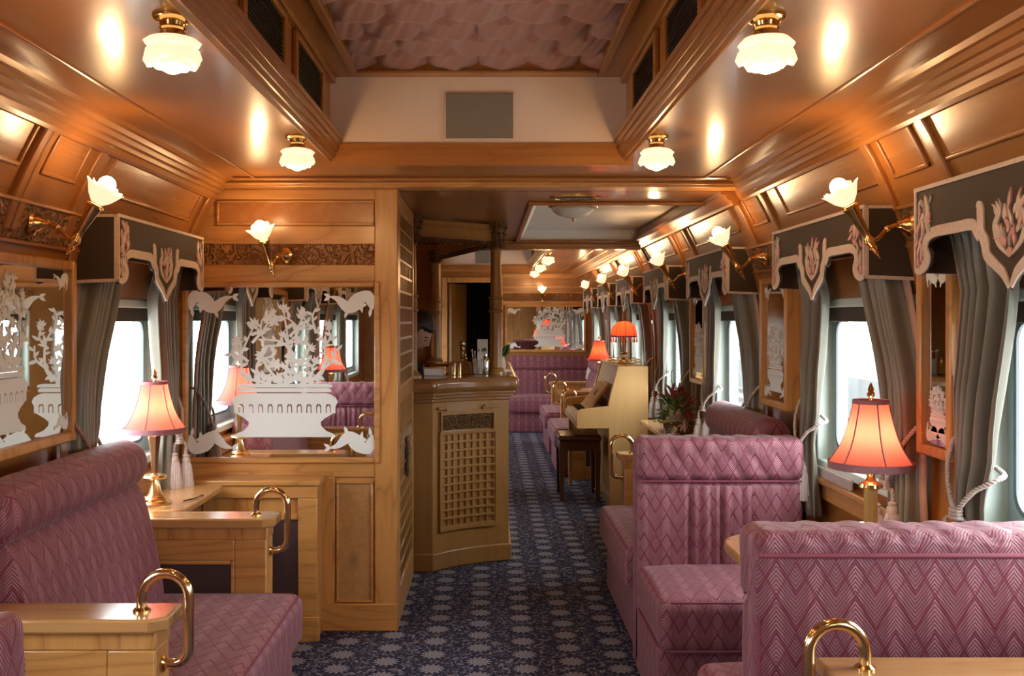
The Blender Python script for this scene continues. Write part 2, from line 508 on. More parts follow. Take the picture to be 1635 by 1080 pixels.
# ================================================================== THE CARRIAGE SHELL
Y0, Y1 = -2.4, 13.1          # rear and far end of the saloon
PROF = [(1.40, 0.0), (1.40, 1.10), (1.395, 1.30), (1.38, 1.50), (1.352, 1.64), (1.31, 1.76), (1.262, 1.87), (1.215, 1.96), (1.185, 2.005), (1.17, 2.06)]
def wx(z):
    for (a, za), (b, zb) in zip(PROF, PROF[1:]):
        if za <= z <= zb: return a + (b - a) * (z - za) / (zb - za)
    return PROF[-1][0]
def strip_poly(z0, z1, side):
    zs = [z0] + [z for _, z in PROF if z0 < z < z1] + [z1]
    return [(side * wx(z), z) for z in zs] + [(side * 1.50, z1), (side * 1.50, z0)]
WB, WT, WH = .82, 1.50, .50           # window bottom, top, half width

fl = MB().box(-1.5, 1.5, Y0 - .1, Y1 + .1, -.12, 0).build('floor', 'flowered_carpet'); struct(fl)

def side_wall(name, side, wins):
    m = MB()
    m.prism(strip_poly(0, WB, side), 'y', Y0, Y1)
    m.prism(strip_poly(WT, 2.06, side), 'y', Y0, Y1)
    edges = [Y0] + [e for w in wins for e in (w - WH, w + WH)] + [Y1]
    for a, b in zip(edges[::2], edges[1::2]): m.prism(strip_poly(WB, WT, side), 'y', a, b)
    o = struct(m.build(name, 'amber_y', bevel=0)); return o
wallR = side_wall('wall_right', 1, WIN_R)
wallL = side_wall('wall_left', -1, WIN_L)

def on_cove(side, t, off=0.0):
    """point on the cove: t 0 at the ceiling, 1 at the frieze; off into the room"""
    z = 2.005 + (1.765 - 2.005) * t
    x = wx(z); dz = .02; dx = wx(z - dz) - wx(z + dz)
    n = Vector((-2 * dz, dx)) .normalized()     # towards the room and down
    return (side * (x + n.x * off), z - abs(n.y) * off)
def cove_strip(m, side, ta, tb, ya, yb, h):
    k = 4
    ts = [ta + (tb - ta) * i / k for i in range(k + 1)]
    poly = [on_cove(side, t, h) for t in ts] + [on_cove(side, t, -.01) for t in ts[::-1]]
    m.prism(poly, 'y', ya, yb)
def cove_panel(side, ya, yb, par):
    m = MB(); w = .016
    cove_strip(m, side, .10, .16, ya, yb, .010); cove_strip(m, side, .60, .66, ya, yb, .010)
    cove_strip(m, side, .10, .66, ya, ya + w, .010); cove_strip(m, side, .10, .66, yb - w, yb, .010)
    m.build('panel_moulding', 'amber_y', par, bevel=.004)
    m = MB(); cove_strip(m, side, .16, .60, ya + w, yb - w, .003); m.build('cove_panel', 'cove_veneer', par, smooth=60)
def rib(side, y, par, w=.05):
    m = MB(); cove_strip(m, side, 0, 1.35, y - w / 2, y + w / 2, .016); m.build('cove_rib', 'amber_z', par, bevel=.005)
SCON_R = [3.0, 4.58, 6.28, 7.88, 9.38, 10.98]
PIER_R = [1.45, 2.89, 4.47, 6.18, 7.80, 9.38, 10.95]
PIER_L = [1.02, 2.65, 3.02]
for side, wins, piers, par in ((1, WIN_R, PIER_R, wallR), (-1, WIN_L, PIER_L, wallL)):
    for y in wins:
        if y > .1: cove_panel(side, y - .50, y + .50, par)
    for y in piers:
        if y > .4:
            cove_panel(side, y - .12, y + .12, par)
            rib(side, y - .20, par); rib(side, y + .20, par)
rib(-1, 4.455, wallL, .09)
# pier boards: pilasters either side of each window, carved frieze, sill rail, dado
for side, wins, par, ya, yb in ((1, WIN_R, wallR, .2, Y1), (-1, WIN_L, wallL, .2, 4.5)):
    for y in wins:
        if y < .4: continue
        for e in (-1, 1):
            m = MB(); a = y + e * (WH + .03)
            m.prism([(side * (wx(z) - .016), z) for z in (.70, 1.1, 1.3, 1.5, 1.66)] + [(side * (wx(z) + .01), z) for z in (1.66, 1.5, 1.3, 1.1, .70)], 'y', a - .03, a + .03)
            m.build('pilaster', 'amber_z', par, bevel=.004)
    m = MB(); m.prism([(side * (wx(z) - .012), z) for z in (1.655, 1.70, 1.755)] + [(side * (wx(z) + .01), z) for z in (1.755, 1.70, 1.655)], 'y', ya, yb)
    m.build('carved_frieze', 'carved_wood', par)
    m = MB()
    for z in (1.647, 1.76):
        m.box(side * (wx(z) - .02), side * (wx(z) + .01), ya, yb, z - .006, z + .006)
    m.build('frieze_bead', 'amber_y', par, bevel=.003)
    m = MB(); m.box(side * 1.372, side * 1.41, ya, yb, .70, .765); m.box(side * 1.35, side * 1.41, ya, yb, .765, .79)
    m.build('sill_rail', 'honey_y', par, bevel=.006)
    m = MB(); m.box(side * 1.385, side * 1.41, ya, yb, 0, .12); m.build('skirting', 'honey_y', par, bevel=.004)

# windows
def make_window(side):
    w = structure('window_1')
    m = MB(); d0, d1 = 1.375, 1.50
    fr = .035
    for a, b, c, d in ((-WH, -WH + fr, WB, WT), (WH - fr, WH, WB, WT)): m.box(side * d0, side * d1, a, b, c, d)
    m.box(side * d0, side * d1, -WH + fr, WH - fr, WB, WB + fr); m.box(side * d0, side * d1, -WH + fr, WH - fr, WT - fr, WT)
    m.build('window_frame', 'window_paint', w, bevel=.006)
    # rounded inner sash
    def ring(hy, z0, z1, r, n=6):
        out = []
        for cy, cz, a0 in ((hy - r, z1 - r, 0), (-hy + r, z1 - r, 90), (-hy + r, z0 + r, 180), (hy - r, z0 + r, 270)):
            for k in range(n + 1): a = R(a0 + 90 * k / n); out.append((cy + r * cos(a), cz + r * sin(a)))
        return out
    def frame(name, mat, o_, i_, xa, xb):
        m = MB(); A, B = ring(*o_), ring(*i_); n = len(A)
        vs = [(side * xa, y, z) for y, z in A] + [(side * xa, y, z) for y, z in B] + [(side * xb, y, z) for y, z in A] + [(side * xb, y, z) for y, z in B]
        fs = []
        for i in range(n):
            j = (i + 1) % n
            fs += [(i, j, n + j, n + i), (2 * n + i, 3 * n + i, 3 * n + j, 2 * n + j), (n + i, n + j, 3 * n + j, 3 * n + i), (i, 2 * n + i, 2 * n + j, j)]
        if side < 0: fs = [f[::-1] for f in fs]
        m.add(vs, fs); return m.build(name, mat, w)
    h = WH - fr
    frame('sash', 'sash_metal', (h, WB + fr, WT - fr, .01), (h - .05, WB + fr + .05, WT - fr - .045, .06), 1.44, 1.475)
    frame('rubber_seal', 'rubber_grey', (h - .045, WB + fr + .045, WT - fr - .04, .06), (h - .058, WB + fr + .058, WT - fr - .053, .055), 1.432, 1.44)
    m = MB(); m.box(side * 1.458, side * 1.463, -h + .02, h - .02, WB + fr + .02, WT - fr - .02); m.build('pane', 'window_glass', w)
    m = MB(); m.box(side * 1.39, side * 1.425, -h, h, WT - fr - .055, WT - fr); m.build('blind_pelmet', 'valance_cloth', w, bevel=.004)
    return w
wi = 0
for side, lst in ((1, WIN_R), (-1, WIN_L)):
    p = None
    for y in lst:
        wi += 1
        if p is None: p = make_window(side); p.location = (0, y, 0); p.name = 'window_%d' % wi
        else: q = dup(p, (0, y, 0)); q.name = 'window_%d' % wi

# ceilings
m = MB()
for s in (-1, 1):
    m.box(s * .575, s * 1.25, Y0, 4.50, 2.05, 2.12)
m.box(-.575, .575, 3.87, 4.50, 2.05, 2.12); m.box(-.575, .575, Y0, -.2, 2.05, 2.12)
# bay beyond the bar
for s in (-1, 1): m.box(s * .575, s * 1.25, 7.62, Y1, 2.05, 2.12)
m.box(-.575, .575, 7.62, 8.30, 2.05, 2.12); m.box(-.575, .575, 12.5, Y1, 2.05, 2.12)
struct(m.build('ceiling', 'ceiling_veneer'))
# soffit over the bar with a white coffer
m = MB()
CX0, CX1, CY0, CY1 = .27, 1.15, 5.05, 7.45
m.box(-1.25, 1.22, 4.60, CY0, 2.013, 2.10); m.box(-1.25, CX0, CY0, CY1, 2.013, 2.10); m.box(CX1, 1.22, CY0, CY1, 2.013, 2.10); m.box(-1.25, 1.22, CY1, 7.62, 2.013, 2.10)
struct(m.build('ceiling_soffit', 'ceiling_veneer'))
m = MB(); m.box(CX0 - .02, CX1 + .02, CY0 - .02, CY1 + .02, 2.085, 2.14)
m.prism([(CY1 + .001, 2.014), (CY1 - .006, 2.014), (CY1 - .05, 2.085), (CY1 + .001, 2.085)], 'x', CX0, CX1)
m.prism([(CX0 - .001, 2.014), (CX0 + .006, 2.014), (CX0 + .05, 2.085), (CX0 - .001, 2.085)], 'y', CY0, CY1); struct(m.build('ceiling_coffer', 'white_paint'))
m = MB()
for a, b, c, d in ((CX0 - .03, CX0, CY0, CY1), (CX1, CX1 + .03, CY0, CY1)): m.box(a, b, c, d, 1.995, 2.013)
m.box(CX0 - .03, CX1 + .03, CY0 - .03, CY0, 1.995, 2.013)
struct(m.build('trim_1', 'amber_y', bevel=.006))
# beam closing the coffer, and the header over the bar partition
m = MB(); m.box(-1.2, 1.19, 7.46, 7.60, 1.945, 2.013); m.box(-1.2, 1.2, 7.44, 7.62, 1.965, 1.985); m.box(-1.2, 1.2, 7.43, 7.63, 1.998, 2.012)
struct(m.build('beam_1', 'amber_x', bevel=.006))
m = MB(); m.box(-1.19, 1.19, 4.47, 4.62, 2.013, 2.055); m.box(-1.195, 1.2, 4.45, 4.62, 2.022, 2.034); m.box(-1.2, 1.21, 4.425, 4.62, 2.04, 2.056)
struct(m.build('beam_2', 'honey_x', bevel=.005))

# mouldings that run the length of the car
def sweep(name, poly, y0, y1, mat='amber_y', par=None, bevel=0, smooth=50):
    m = MB(); m.prism(poly, 'y', y0, y1); return struct(m.build(name, mat, par, smooth=smooth, bevel=bevel))
ti = 1
def cornice_poly(s):
    p = [(1.205, 1.955), (1.19, 1.955), (1.178, 1.965), (1.172, 1.982), (1.160, 1.985), (1.152, 1.998), (1.138, 2.004), (1.128, 2.018), (1.112, 2.020), (1.10, 2.034), (1.085, 2.036), (1.075, 2.052), (1.25, 2.056)]
    return [(s * (1.205 - (1.205 - a) * .70), b) for a, b in p]
def clere_poly(s):
    p = [(.582, 2.052), (.580, 2.034), (.571, 2.030), (.566, 2.039), (.559, 2.039), (.556, 2.053), (.550, 2.055), (.548, 2.069), (.542, 2.071), (.540, 2.089), (.533, 2.091), (.532, 2.110), (.526, 2.112), (.526, 2.128), (.576, 2.135)]
    return [(s * a, b) for a, b in p]
for s in (-1, 1):
    for ya, yb in ((Y0, 4.50), (7.62, Y1)):
        ti += 1; sweep('trim_%d' % ti, cornice_poly(s), ya, yb, smooth=25)
        ti += 1; sweep('trim_%d' % ti, [(s * .99, 2.051), (s * .99, 2.044), (s * .997, 2.041), (s * 1.005, 2.044), (s * 1.008, 2.051)], ya, yb)
    ti += 1; sweep('trim_%d' % ti, [(s * a, b - .05) for a, b in [(1.20, 2.0), (1.175, 2.0), (1.165, 2.02), (1.15, 2.025), (1.14, 2.045), (1.12, 2.05), (1.115, 2.064), (1.22, 2.066)]], 4.62, 7.45)
    for ya, yb in ((-.2, 3.87), (8.30, 12.5)):
        ti += 1; sweep('trim_%d' % ti, clere_poly(s), ya, yb, smooth=25)
def xsweep(name, poly, x0, x1, mat='amber_x'):
    m = MB(); m.prism(poly, 'x', x0, x1); return struct(m.build(name, mat, smooth=25))
for e in (3.87, 12.5):
    ti += 1
    xsweep('trim_%d' % ti, [(e + .07, 2.052), (e + .055, 2.034), (e + .035, 2.031), (e + .025, 2.02), (e + .005, 2.018), (e - .008, 2.03), (e - .018, 2.05), (e - .018, 2.078), (e - .03, 2.082), (e - .03, 2.098), (e + .02, 2.10)], -.60, .60)
ti += 1; xsweep('trim_%d' % ti, [(4.40, 2.051), (4.395, 2.044), (4.405, 2.040), (4.415, 2.044), (4.42, 2.051)], -1.09, 1.09)
# clerestory: side walls, ends, top
for bi, (ya, yb) in enumerate(((-.2, 3.87), (8.30, 12.5))):
    for s, nm in ((-1, 'left'), (1, 'right')):
        struct(MB().box(s * .575, s * .63, ya - .05, yb + .05, 2.10, 2.42).build('wall_clerestory_%s_%d' % (nm, bi + 1), 'amber_y'))
        ti += 1
        m = MB(); m.box(s * .552, s * .578, ya, yb, 2.335, 2.36); m.box(s * .565, s * .578, ya, yb, 2.10, 2.125)
        struct(m.build('trim_%d' % ti, 'amber_y', bevel=.004))
    struct(MB().box(-.575, .575, yb - .006, yb + .05, 2.051, 2.42).build('wall_gable_%d' % (bi + 1), 'clerestory_paint'))
    struct(MB().box(-.575, .575, ya - .05, ya + .006, 2.051, 2.42).build('wall_gable_rear_%d' % (bi + 1), 'clerestory_paint'))
    # wooden frame round the padded top
    m = MB()
    for s in (-1, 1):
        m.box(s * .46, s * .58, ya, yb, 2.36, 2.42); m.box(s * .455, s * .485, ya, yb - .09, 2.348, 2.36)
    m.box(-.46, .46, yb - .10, yb, 2.36, 2.42); m.box(-.455, .455, yb - .12, yb - .09, 2.348, 2.36)
    m.box(-.46, .46, ya, ya + .1, 2.36, 2.42)
    struct(m.build('ceiling_frame_%d' % (bi + 1), 'amber_y', bevel=.004))
    # buttoned satin: draped scallops between staggered buttons
    def tuft(u, v, ya=ya, yb=yb):
        x = -.465 + .93 * u; y = ya + .09 + (yb - ya - .18) * v
        a, b = .19, .20
        g = y / b; row = math.floor(g); fy = g - row
        xo = x / a + (.5 if row % 2 else 0); fx = xo - math.floor(xo)
        dx = abs(fx - .5) * 2
        sag = sin(pi * fx) ** .7 * (.55 + .45 * fy) * .042
        lip = -.020 * max(0, fy - .80 - .12 * dx) / .2
        fold = .004 * sin(34 * fx + 9 * fy + 3 * sin(xo * 2.1)) * (1 - fy) + .003 * sin(x * 71 + y * 23)
        return (x, y, 2.398 - sag - lip * .9 + fold)
    nv = 260 if bi == 0 else 90
    m = MB(); m.grid(tuft, 110 if bi == 0 else 40, nv)
    m.f = [f[::-1] for f in m.f]
    m.box(-.47, .47, ya + .08, yb - .08, 2.405, 2.42)
    struct(m.build('ceiling_padded_%d' % (bi + 1), 'tufted_satin', smooth=180))
    # louvred vents along both sides
    ys = [y for y in ([.42, 1.12, 1.80, 2.48, 3.15] if bi == 0 else [9.2, 10.0, 10.8, 11.6])]
    for k, y in enumerate(ys):
        for s in (-1, 1):
            if bi == 0 and y < 1.7: continue
            if bi == 1 and s < 0: continue
            ords = ['the padded rose ceiling second from the gable', 'the padded rose ceiling next to the gable']
            where = ['farther from the cream gable', 'in the middle of the row', 'next to the cream gable'][k - 2] if bi == 0 else ['first past the bar beam', 'second past the bar beam', 'third past the bar beam', 'beside the distant gable'][k]
            t = thing('louvre_vent', 'dark louvred vent in the raised roof %s side, %s' % ('bar' if s < 0 else 'piano', where), 'vent', (s * .575, y, 2.145), 0, 'louvred vents in the raised roof')
            m = MB(); w, h = .46, .165
            m.box(-s * .016, 0, -.035, 0, -.02, h + .02); m.box(-s * .016, 0, w, w + .035, -.02, h + .02)
            m.box(-s * .016, 0, 0, w, -.02, 0); m.box(-s * .016, 0, 0, w, h, h + .02)
            m.build('frame', 'amber_z', t, bevel=.004)
            m = MB(); m.box(-s * .002, 0, 0, w, 0, h)
            for q in range(14):
                z = .006 + q * .0118
                m.prism([(-s * .003, z), (-s * .010, z - .004), (-s * .010, z - .002), (-s * .003, z + .003)], 'y', 0, w)
            m.build('grille', 'dark_grille', t, smooth=0)
# rear wall behind the camera, and the far end wall with its doorway
struct(MB().box(-1.5, 1.5, Y0 - .1, Y0, 0, 2.42).build('wall_rear', 'honey_z'))
DX0, DX1, DZ = -.50, .07, 1.90
m = MB(); m.box(-1.5, DX0, Y1, Y1 + .08, 0, 2.45); m.box(DX1, 1.5, Y1, Y1 + .08, 0, 2.45); m.box(DX0, DX1, Y1, Y1 + .08, DZ, 2.45)
we = struct(m.build('wall_end', 'amber_x'))
m = MB()
m.box(.18, 1.2, Y1 - .012, Y1, 1.96, 2.02); m.box(.18, 1.25, Y1 - .012, Y1, 1.83, 1.86); m.box(.18, 1.3, Y1 - .012, Y1, 1.76, 1.78); m.box(.18, 1.3, Y1 - .012, Y1, 1.60, 1.66)
m.box(.17, .23, Y1 - .016, Y1, 0, 2.02)
m.build('rail', 'honey_x', we, bevel=.004)
m = MB(); m.box(.23, 1.3, Y1 - .006, Y1, 1.66, 1.76); m.build('carved_frieze', 'carved_wood', we)
d = structure('door_1')
m = MB(); m.box(DX0 - .07, DX0, Y1 - .03, Y1 + .02, 0, DZ + .07); m.box(DX1, DX1 + .07, Y1 - .03, Y1 + .02, 0, DZ + .07); m.box(DX0, DX1, Y1 - .03, Y1 + .02, DZ, DZ + .07)
m.build('door_frame', 'honey_z', d, bevel=.006)
m = MB(); m.prism([(DX0 + .01, Y1 + .02), (DX0 + .05, Y1 + .01), (DX0 + .24, Y1 + .45), (DX0 + .20, Y1 + .46)], 'z', .01, DZ - .01); m.build('door_leaf', 'bar_oak', d)
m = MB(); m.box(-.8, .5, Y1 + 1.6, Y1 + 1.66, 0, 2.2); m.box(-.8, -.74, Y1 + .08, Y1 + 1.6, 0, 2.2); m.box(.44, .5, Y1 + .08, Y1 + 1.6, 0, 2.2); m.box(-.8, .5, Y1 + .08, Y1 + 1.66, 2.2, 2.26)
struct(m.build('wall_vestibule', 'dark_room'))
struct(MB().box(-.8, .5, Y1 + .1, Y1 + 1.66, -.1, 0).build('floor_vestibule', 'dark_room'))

# ------------------------------------------------------------------ partition at the bar
PX, PY = -.373, 4.55
m = MB(); m.box(-1.45, PX, PY, PY + .09, 0, 2.06)
pw = struct(m.build('wall_partition', 'honey_x'))
def pbox(name, mat, x0, x1, z0, z1, h=.012, bev=.003):
    return MB().box(x0, x1, PY - h, PY + .001, z0, z1).build(name, mat, pw, bevel=bev)
pbox('stile', 'honey_z', PX - .105, PX, 0, 2.013, .018, .004)
pbox('rail', 'honey_x', -1.24, PX - .105, 1.965, 2.013)
pbox('rail', 'honey_x', -1.31, PX - .105, 1.762, 1.845)
pbox('rail', 'honey_x', -1.36, PX - .105, 1.575, 1.668)
pbox('rail', 'honey_x', -1.40, PX - .105, .70, .785)
pbox('carved_frieze', 'carved_wood', -1.36, PX - .105, 1.668, 1.762, .006, 0)
def pframe(x0, x1, z0, z1, w=.012, h=.016):
    m = MB()
    for a, b, c, d in ((x0, x1, z0, z0 + w), (x0, x1, z1 - w, z1), (x0, x0 + w, z0 + w, z1 - w), (x1 - w, x1, z0 + w, z1 - w)): m.box(a, b, PY - h, PY + .001, c, d)
    return m.build('panel_moulding', 'honey_x', pw, bevel=.004)
pframe(-1.20, PX - .108, 1.848, 1.962)
pbox('veneer_panel', 'cove_veneer', -1.19, PX - .12, 1.86, 1.95, .004, 0)
pbox('burl_panel', 'burl', -.648, -.492, .135, .675, .004, 0)
pframe(-.655, -.485, .128, .682)
pbox('stile', 'honey_z', -.745, -.66, 0, .70, .012)
pbox('skirting', 'honey_x', -.745, PX, 0, .125, .024, .005)
# low cupboard against the partition
t = thing('low_cabinet', 'low ash cabinet with dark inset panel against the bar partition', 'cabinet', (0, 0, 0))
m = MB(); m.box(-1.37, -.715, 4.40, PY - .013, 0, .685); m.build('body', 'honey_z', t, bevel=.004)
m = MB(); m.box(-1.38, -.70, 4.375, PY - .013, .685, .71); m.build('cabinet_top', 'honey_x', t, bevel=.006)
m = MB(); m.box(-1.37, -.715, 4.385, 4.40, .63, .685); m.box(-.80, -.715, 4.385, 4.40, .11, .63); m.box(-1.37, -1.28, 4.385, 4.40, .11, .63); m.box(-1.28, -.80, 4.385, 4.40, .535, .56)
m.build('face_frame', 'honey_x', t, bevel=.004)
m = MB(); m.box(-1.28, -.80, 4.393, 4.402, .14, .535); m.build('inset_panel', 'dark_leather', t)
m = MB(); m.box(-1.37, -.705, 4.378, 4.40, 0, .11); m.build('plinth', 'honey_x', t, bevel=.004)

# cream gable speakers
for y, lab in ((3.87, 'square grey speaker panel on the cream gable above the wooden header'), (12.5, 'grey speaker panel on the distant cream gable seen past the bar')):
    t = thing('speaker_panel', lab, 'speaker', (.005, y - .006, 2.207))
    m = MB(); m.box(-.135, .135, -.012, 0, -.093, .093); m.build('surround', 'clerestory_paint', t, bevel=.003)
    m = MB(); m.box(-.130, .130, -.017, -.012, -.088, .088); m.build('grille_cloth', 'grey_grille_cloth', t, bevel=.003)
# oval ceiling grille by the header
t = thing('ceiling_speaker', 'oval pierced metal grille in the soffit just behind the header', 'speaker', (.46, 4.83, 2.013))
m = MB(); m.lathe([(.125, 0), (.125, -.006), (.10, -.011), (.095, -.006)], 32, M=Matrix.Diagonal((1, .62, 1, 1))); m.build('rim', 'old_brass', t)
m = MB(); m.lathe([(.0951, -.002), (.0951, -.006), (.01, -.010)], 24, M=Matrix.Diagonal((1, .62, 1, 1)))
for k in range(5):
    for q in range(4 + 4 * k):
        a = 2 * pi * q / (4 + 4 * k); r = .012 + .018 * k
        m.ball((r * cos(a), .62 * r * sin(a), -.009), .0042, 6, 4)
m.build('pierced_plate', 'grey_grille_cloth', t)

# ------------------------------------------------------------------ outside
struct(MB().box(-60, -1.8, -40, 70, -1.3, -1.1).build('ground_left', 'concrete'))
struct(MB().box(1.8, 5.2, -40, 90, -1.3, -1.1).build('ground_bounce_strip', 'concrete'))  # unseen pale strip added to bounce daylight up to the ceilings
struct(MB().box(5.2, 90, -40, 90, -1.3, -1.1).build('ground_right', 'gravel'))
struct(MB().box(9.5, 16, -40, 90, -1.1, -.1).build('platform', 'dark_asphalt'))
for k, x in enumerate((5.6, 6.6, 7.7, 8.7)):
    m = MB(); m.box(x - .035, x + .035, -40, 90, -1.1, -.94); m.box(x - .07, x + .07, -40, 90, -1.1, -1.07)
    tag(m.build('track_rail', 'rail_steel', bevel=.01), 'steel track rail outside the piano side windows, %s' % ['first from the train', 'second from the train', 'third from the train', 'next to the platform'][k], 'rail', 'track rails beside the train')
t = thing('station_building', 'pale blurred station building beyond the platform outside the windows', 'building', (17, 6, -1.1))
m = MB(); m.box(0, 5, -6, 30, 0, 3.6); m.build('wall', 'shed_wall', t)
m = MB(); m.prism([(-1.2, 3.5), (2.5, 5), (6, 3.5), (6, 3.35), (2.5, 4.8), (-1.2, 3.35)], 'y', -7, 31); m.build('roof', 'rail_steel', t)
for k in range(9):
    MB().box(-.05, .02, -4 + k * 3.6, -2.4 + k * 3.6, 1.2, 2.6).build('pane', 'train_paint', t)
def tree(x, y, h, lab):
    t = thing('tree', lab, 'tree', (x, y, -1.1), 0, 'trees beyond the platform')
    m = MB(); m.tube([(0, 0, 0), (.1, 0, h * .3), (0, .1, h * .6)], [.22, .16, .08], 8); m.build('trunk', 'stool_wood', t)
    m = MB()
    for k in range(28):
        a, b, r = random.uniform(0, 2 * pi), random.uniform(-1, 1), h * .16 * random.uniform(.7, 1.3)
        m.ball((h * .26 * cos(a) * (1 - abs(b) * .5), h * .26 * sin(a) * (1 - abs(b) * .5), h * .68 + b * h * .26), r, 8, 6)
    m.build('crown', 'tree_leaf', t)
for k, (x, y, h, lab) in enumerate([(31, 14, 9, 'broad green tree behind the station seen through the first window'), (31, 24, 10, 'tall green tree behind the station seen past the armchair lamp'), (27, 47, 9, 'green tree behind the far end of the station building')]):
    tree(x, y, h, lab)
# ================================================================== 2-D ORNAMENT HELPERS
def leaf2(cx, cy, ang, L, W, n=5, bend=.0):
    up, dn = [], []
    for i in range(n + 1):
        t = i / n; w = W * .5 * sin(pi * t ** .8) * (1 - .25 * t)
        a = ang + bend * t
        x, y = L * t * cos(ang + bend * t * .5), L * t * sin(ang + bend * t * .5)
        up.append((cx + x - w * sin(a), cy + y + w * cos(a))); dn.append((cx + x + w * sin(a), cy + y - w * cos(a)))
    return dn + up[::-1][1:-1]
class Layers:
    """hands each flat piece its own hair-thin layer so none share a plane"""
    def __init__(s, m, st=9e-6, da=0): s.m = m; s.k = 0; s.st = st; s.da = da
    def prism(s, poly, axis, a, b, mi=0):
        s.k += 1; d = s.st * s.k
        a += s.da * s.k if s.da else (d if a > 0 else -d)
        s.m.prism(poly, axis, a, b, mi)
def ribbon2(m, pts, ws, axis, a, b, mi=0, n=6, smooth=True):
    """flat ribbon of small quads along a 2-D curve"""
    if smooth: P = [(p.x, p.y) for p in crv([(x, y, 0) for x, y in pts], n)]
    else: P = pts
    k = len(P); W = ws if isinstance(ws, (list, tuple)) else [ws, ws]
    L, Rr = [], []
    for i, (x, y) in enumerate(P):
        x0, y0 = P[max(0, i - 1)]; x1, y1 = P[min(k - 1, i + 1)]
        d = sqrt((x1 - x0) ** 2 + (y1 - y0) ** 2) or 1; t = i / (k - 1) * (len(W) - 1); j = min(int(t), len(W) - 2)
        w = (W[j] + (W[j + 1] - W[j]) * (t - j)) / 2
        nx, ny = -(y1 - y0) / d * w, (x1 - x0) / d * w
        L.append((x + nx, y + ny)); Rr.append((x - nx, y - ny))
    m.prism(L + Rr[::-1], axis, a, b, mi)
def blossom2(m, cx, cy, r, axis, a, b, mi=0, ang=pi / 2):
    for k in range(5): m.prism(leaf2(cx, cy, ang + (k - 2) * .55, r * (1 - .12 * abs(k - 2)), r * .42), axis, a, b, mi)
    m.prism(leaf2(cx, cy, ang + pi, r * .45, r * .4), axis, a, b, mi)

def etched_basket(m, axis, a, b, cx, cz, s, mir=1, seed=3):
    m = Layers(m)
    """frosted urn of flowers; s = metres per unit (photo pixels)"""
    rnd = random.Random(seed)
    T = lambda x, y: (cx + mir * x * s, cz + y * s)
    def poly(pts): m.prism([T(*p) for p in pts], axis, a, b)
    def sym(h): return h + [(-x, y) for x, y in h[::-1]]
    poly(sym([(80, 0), (78, 5), (66, 10), (58, 18), (57, 24), (64, 30)][::1]))
    poly(sym([(64, 30), (76, 37), (77, 38.5)]))
    for k in range(11):                                  # arcade band left open between little piers
        x = -77 + 15.4 * k
        poly([(x - 3.6, 38), (x + 3.6, 38), (x + 3.6, 49), (x + 5.5, 53), (x - 5.5, 53), (x - 3.6, 49)])
        if k < 10: poly([(x + 7.7 - 2.6, 38), (x + 7.7 + 2.6, 38), (x + 7.7 + 2.6, 47.5), (x + 7.7, 51), (x + 7.7 - 2.6, 47.5)])
    poly(sym([(83, 52.5), (84, 57), (81, 63), (73, 68), (66, 70)]))
    poly(sym([(74, 71.5), (74, 76), (70, 78)])); poly(sym([(76, 79), (75, 83), (66, 85)]))
    B = [[(-22, 84), (-60, 96), (-70, 125), (-58, 158), (-48, 178)], [(-4, 84), (-30, 115), (-34, 142), (0, 148), (22, 170), (2, 190), (-16, 182)],
         [(4, 84), (14, 118), (-2, 150), (-34, 158), (-36, 186), (-18, 198)], [(24, 84), (58, 100), (64, 132), (58, 160), (36, 182), (28, 196)],
         [(0, 84), (6, 140), (0, 190), (-2, 205)], [(58, 140), (72, 158), (68, 176)], [(-58, 120), (-76, 138), (-74, 156)], [(0, 120), (30, 126), (38, 146), (24, 156)], [(-40, 90), (-44, 116), (-22, 128), (-12, 116)], [(40, 90), (44, 110), (30, 122), (18, 112)], [(-52, 150), (-30, 176), (-28, 196)], [(50, 165), (44, 190), (50, 206)], [(8, 160), (26, 184), (20, 206)], [(-68, 120), (-82, 128), (-84, 142)], [(62, 110), (78, 124), (80, 146)], [(-8, 100), (10, 106), (16, 124), (6, 134)]]
    for br in B:
        ribbon2(m, [T(*p) for p in br], [4.6 * s, 3.2 * s, 1.8 * s], axis, a, b)
        P = [(p.x, p.y) for p in crv([(x, y, 0) for x, y in br], 5)]
        for i in range(2, len(P) - 1, 2):
            x, y = P[i]; tx, ty = P[i + 1][0] - P[i - 1][0], P[i + 1][1] - P[i - 1][1]
            t = atan2(ty, tx) + (1 if (i // 2) % 2 else -1) * rnd.uniform(.6, 1.2)
            poly(leaf2(x, y, t, rnd.uniform(10, 17), rnd.uniform(4.5, 7.5), 5, rnd.uniform(-.8, .8)))
    for x, y, r, g in [(-2, 203, 14, pi / 2), (-48, 178, 17, 2.1), (-16, 182, 17, 2.6), (-18, 196, 13, 2.0), (28, 194, 14, 1.2), (68, 176, 14, 1.3), (-74, 152, 15, 2.2), (24, 152, 18, 2.6), (-12, 118, 16, 4.4), (48, 118, 15, 1.1), (-36, 132, 16, 3.8), (40, 140, 14, .6), (-4, 160, 14, 1.2)]:
        pts = [T(x, y)]
        for k in range(5): poly(leaf2(x, y, g + (k - 2) * .55, r * (1 - .12 * abs(k - 2)) * .9, r * .32))
        poly(leaf2(x, y, g + pi, r * .5, r * .4))
    for k in range(26):
        a_ = rnd.uniform(0, pi); q = rnd.uniform(.0, 1)
        poly(leaf2(-55 + 110 * (k / 25), 84 + rnd.uniform(-1, 9), rnd.uniform(.3, 2.8), rnd.uniform(12, 22), 9))
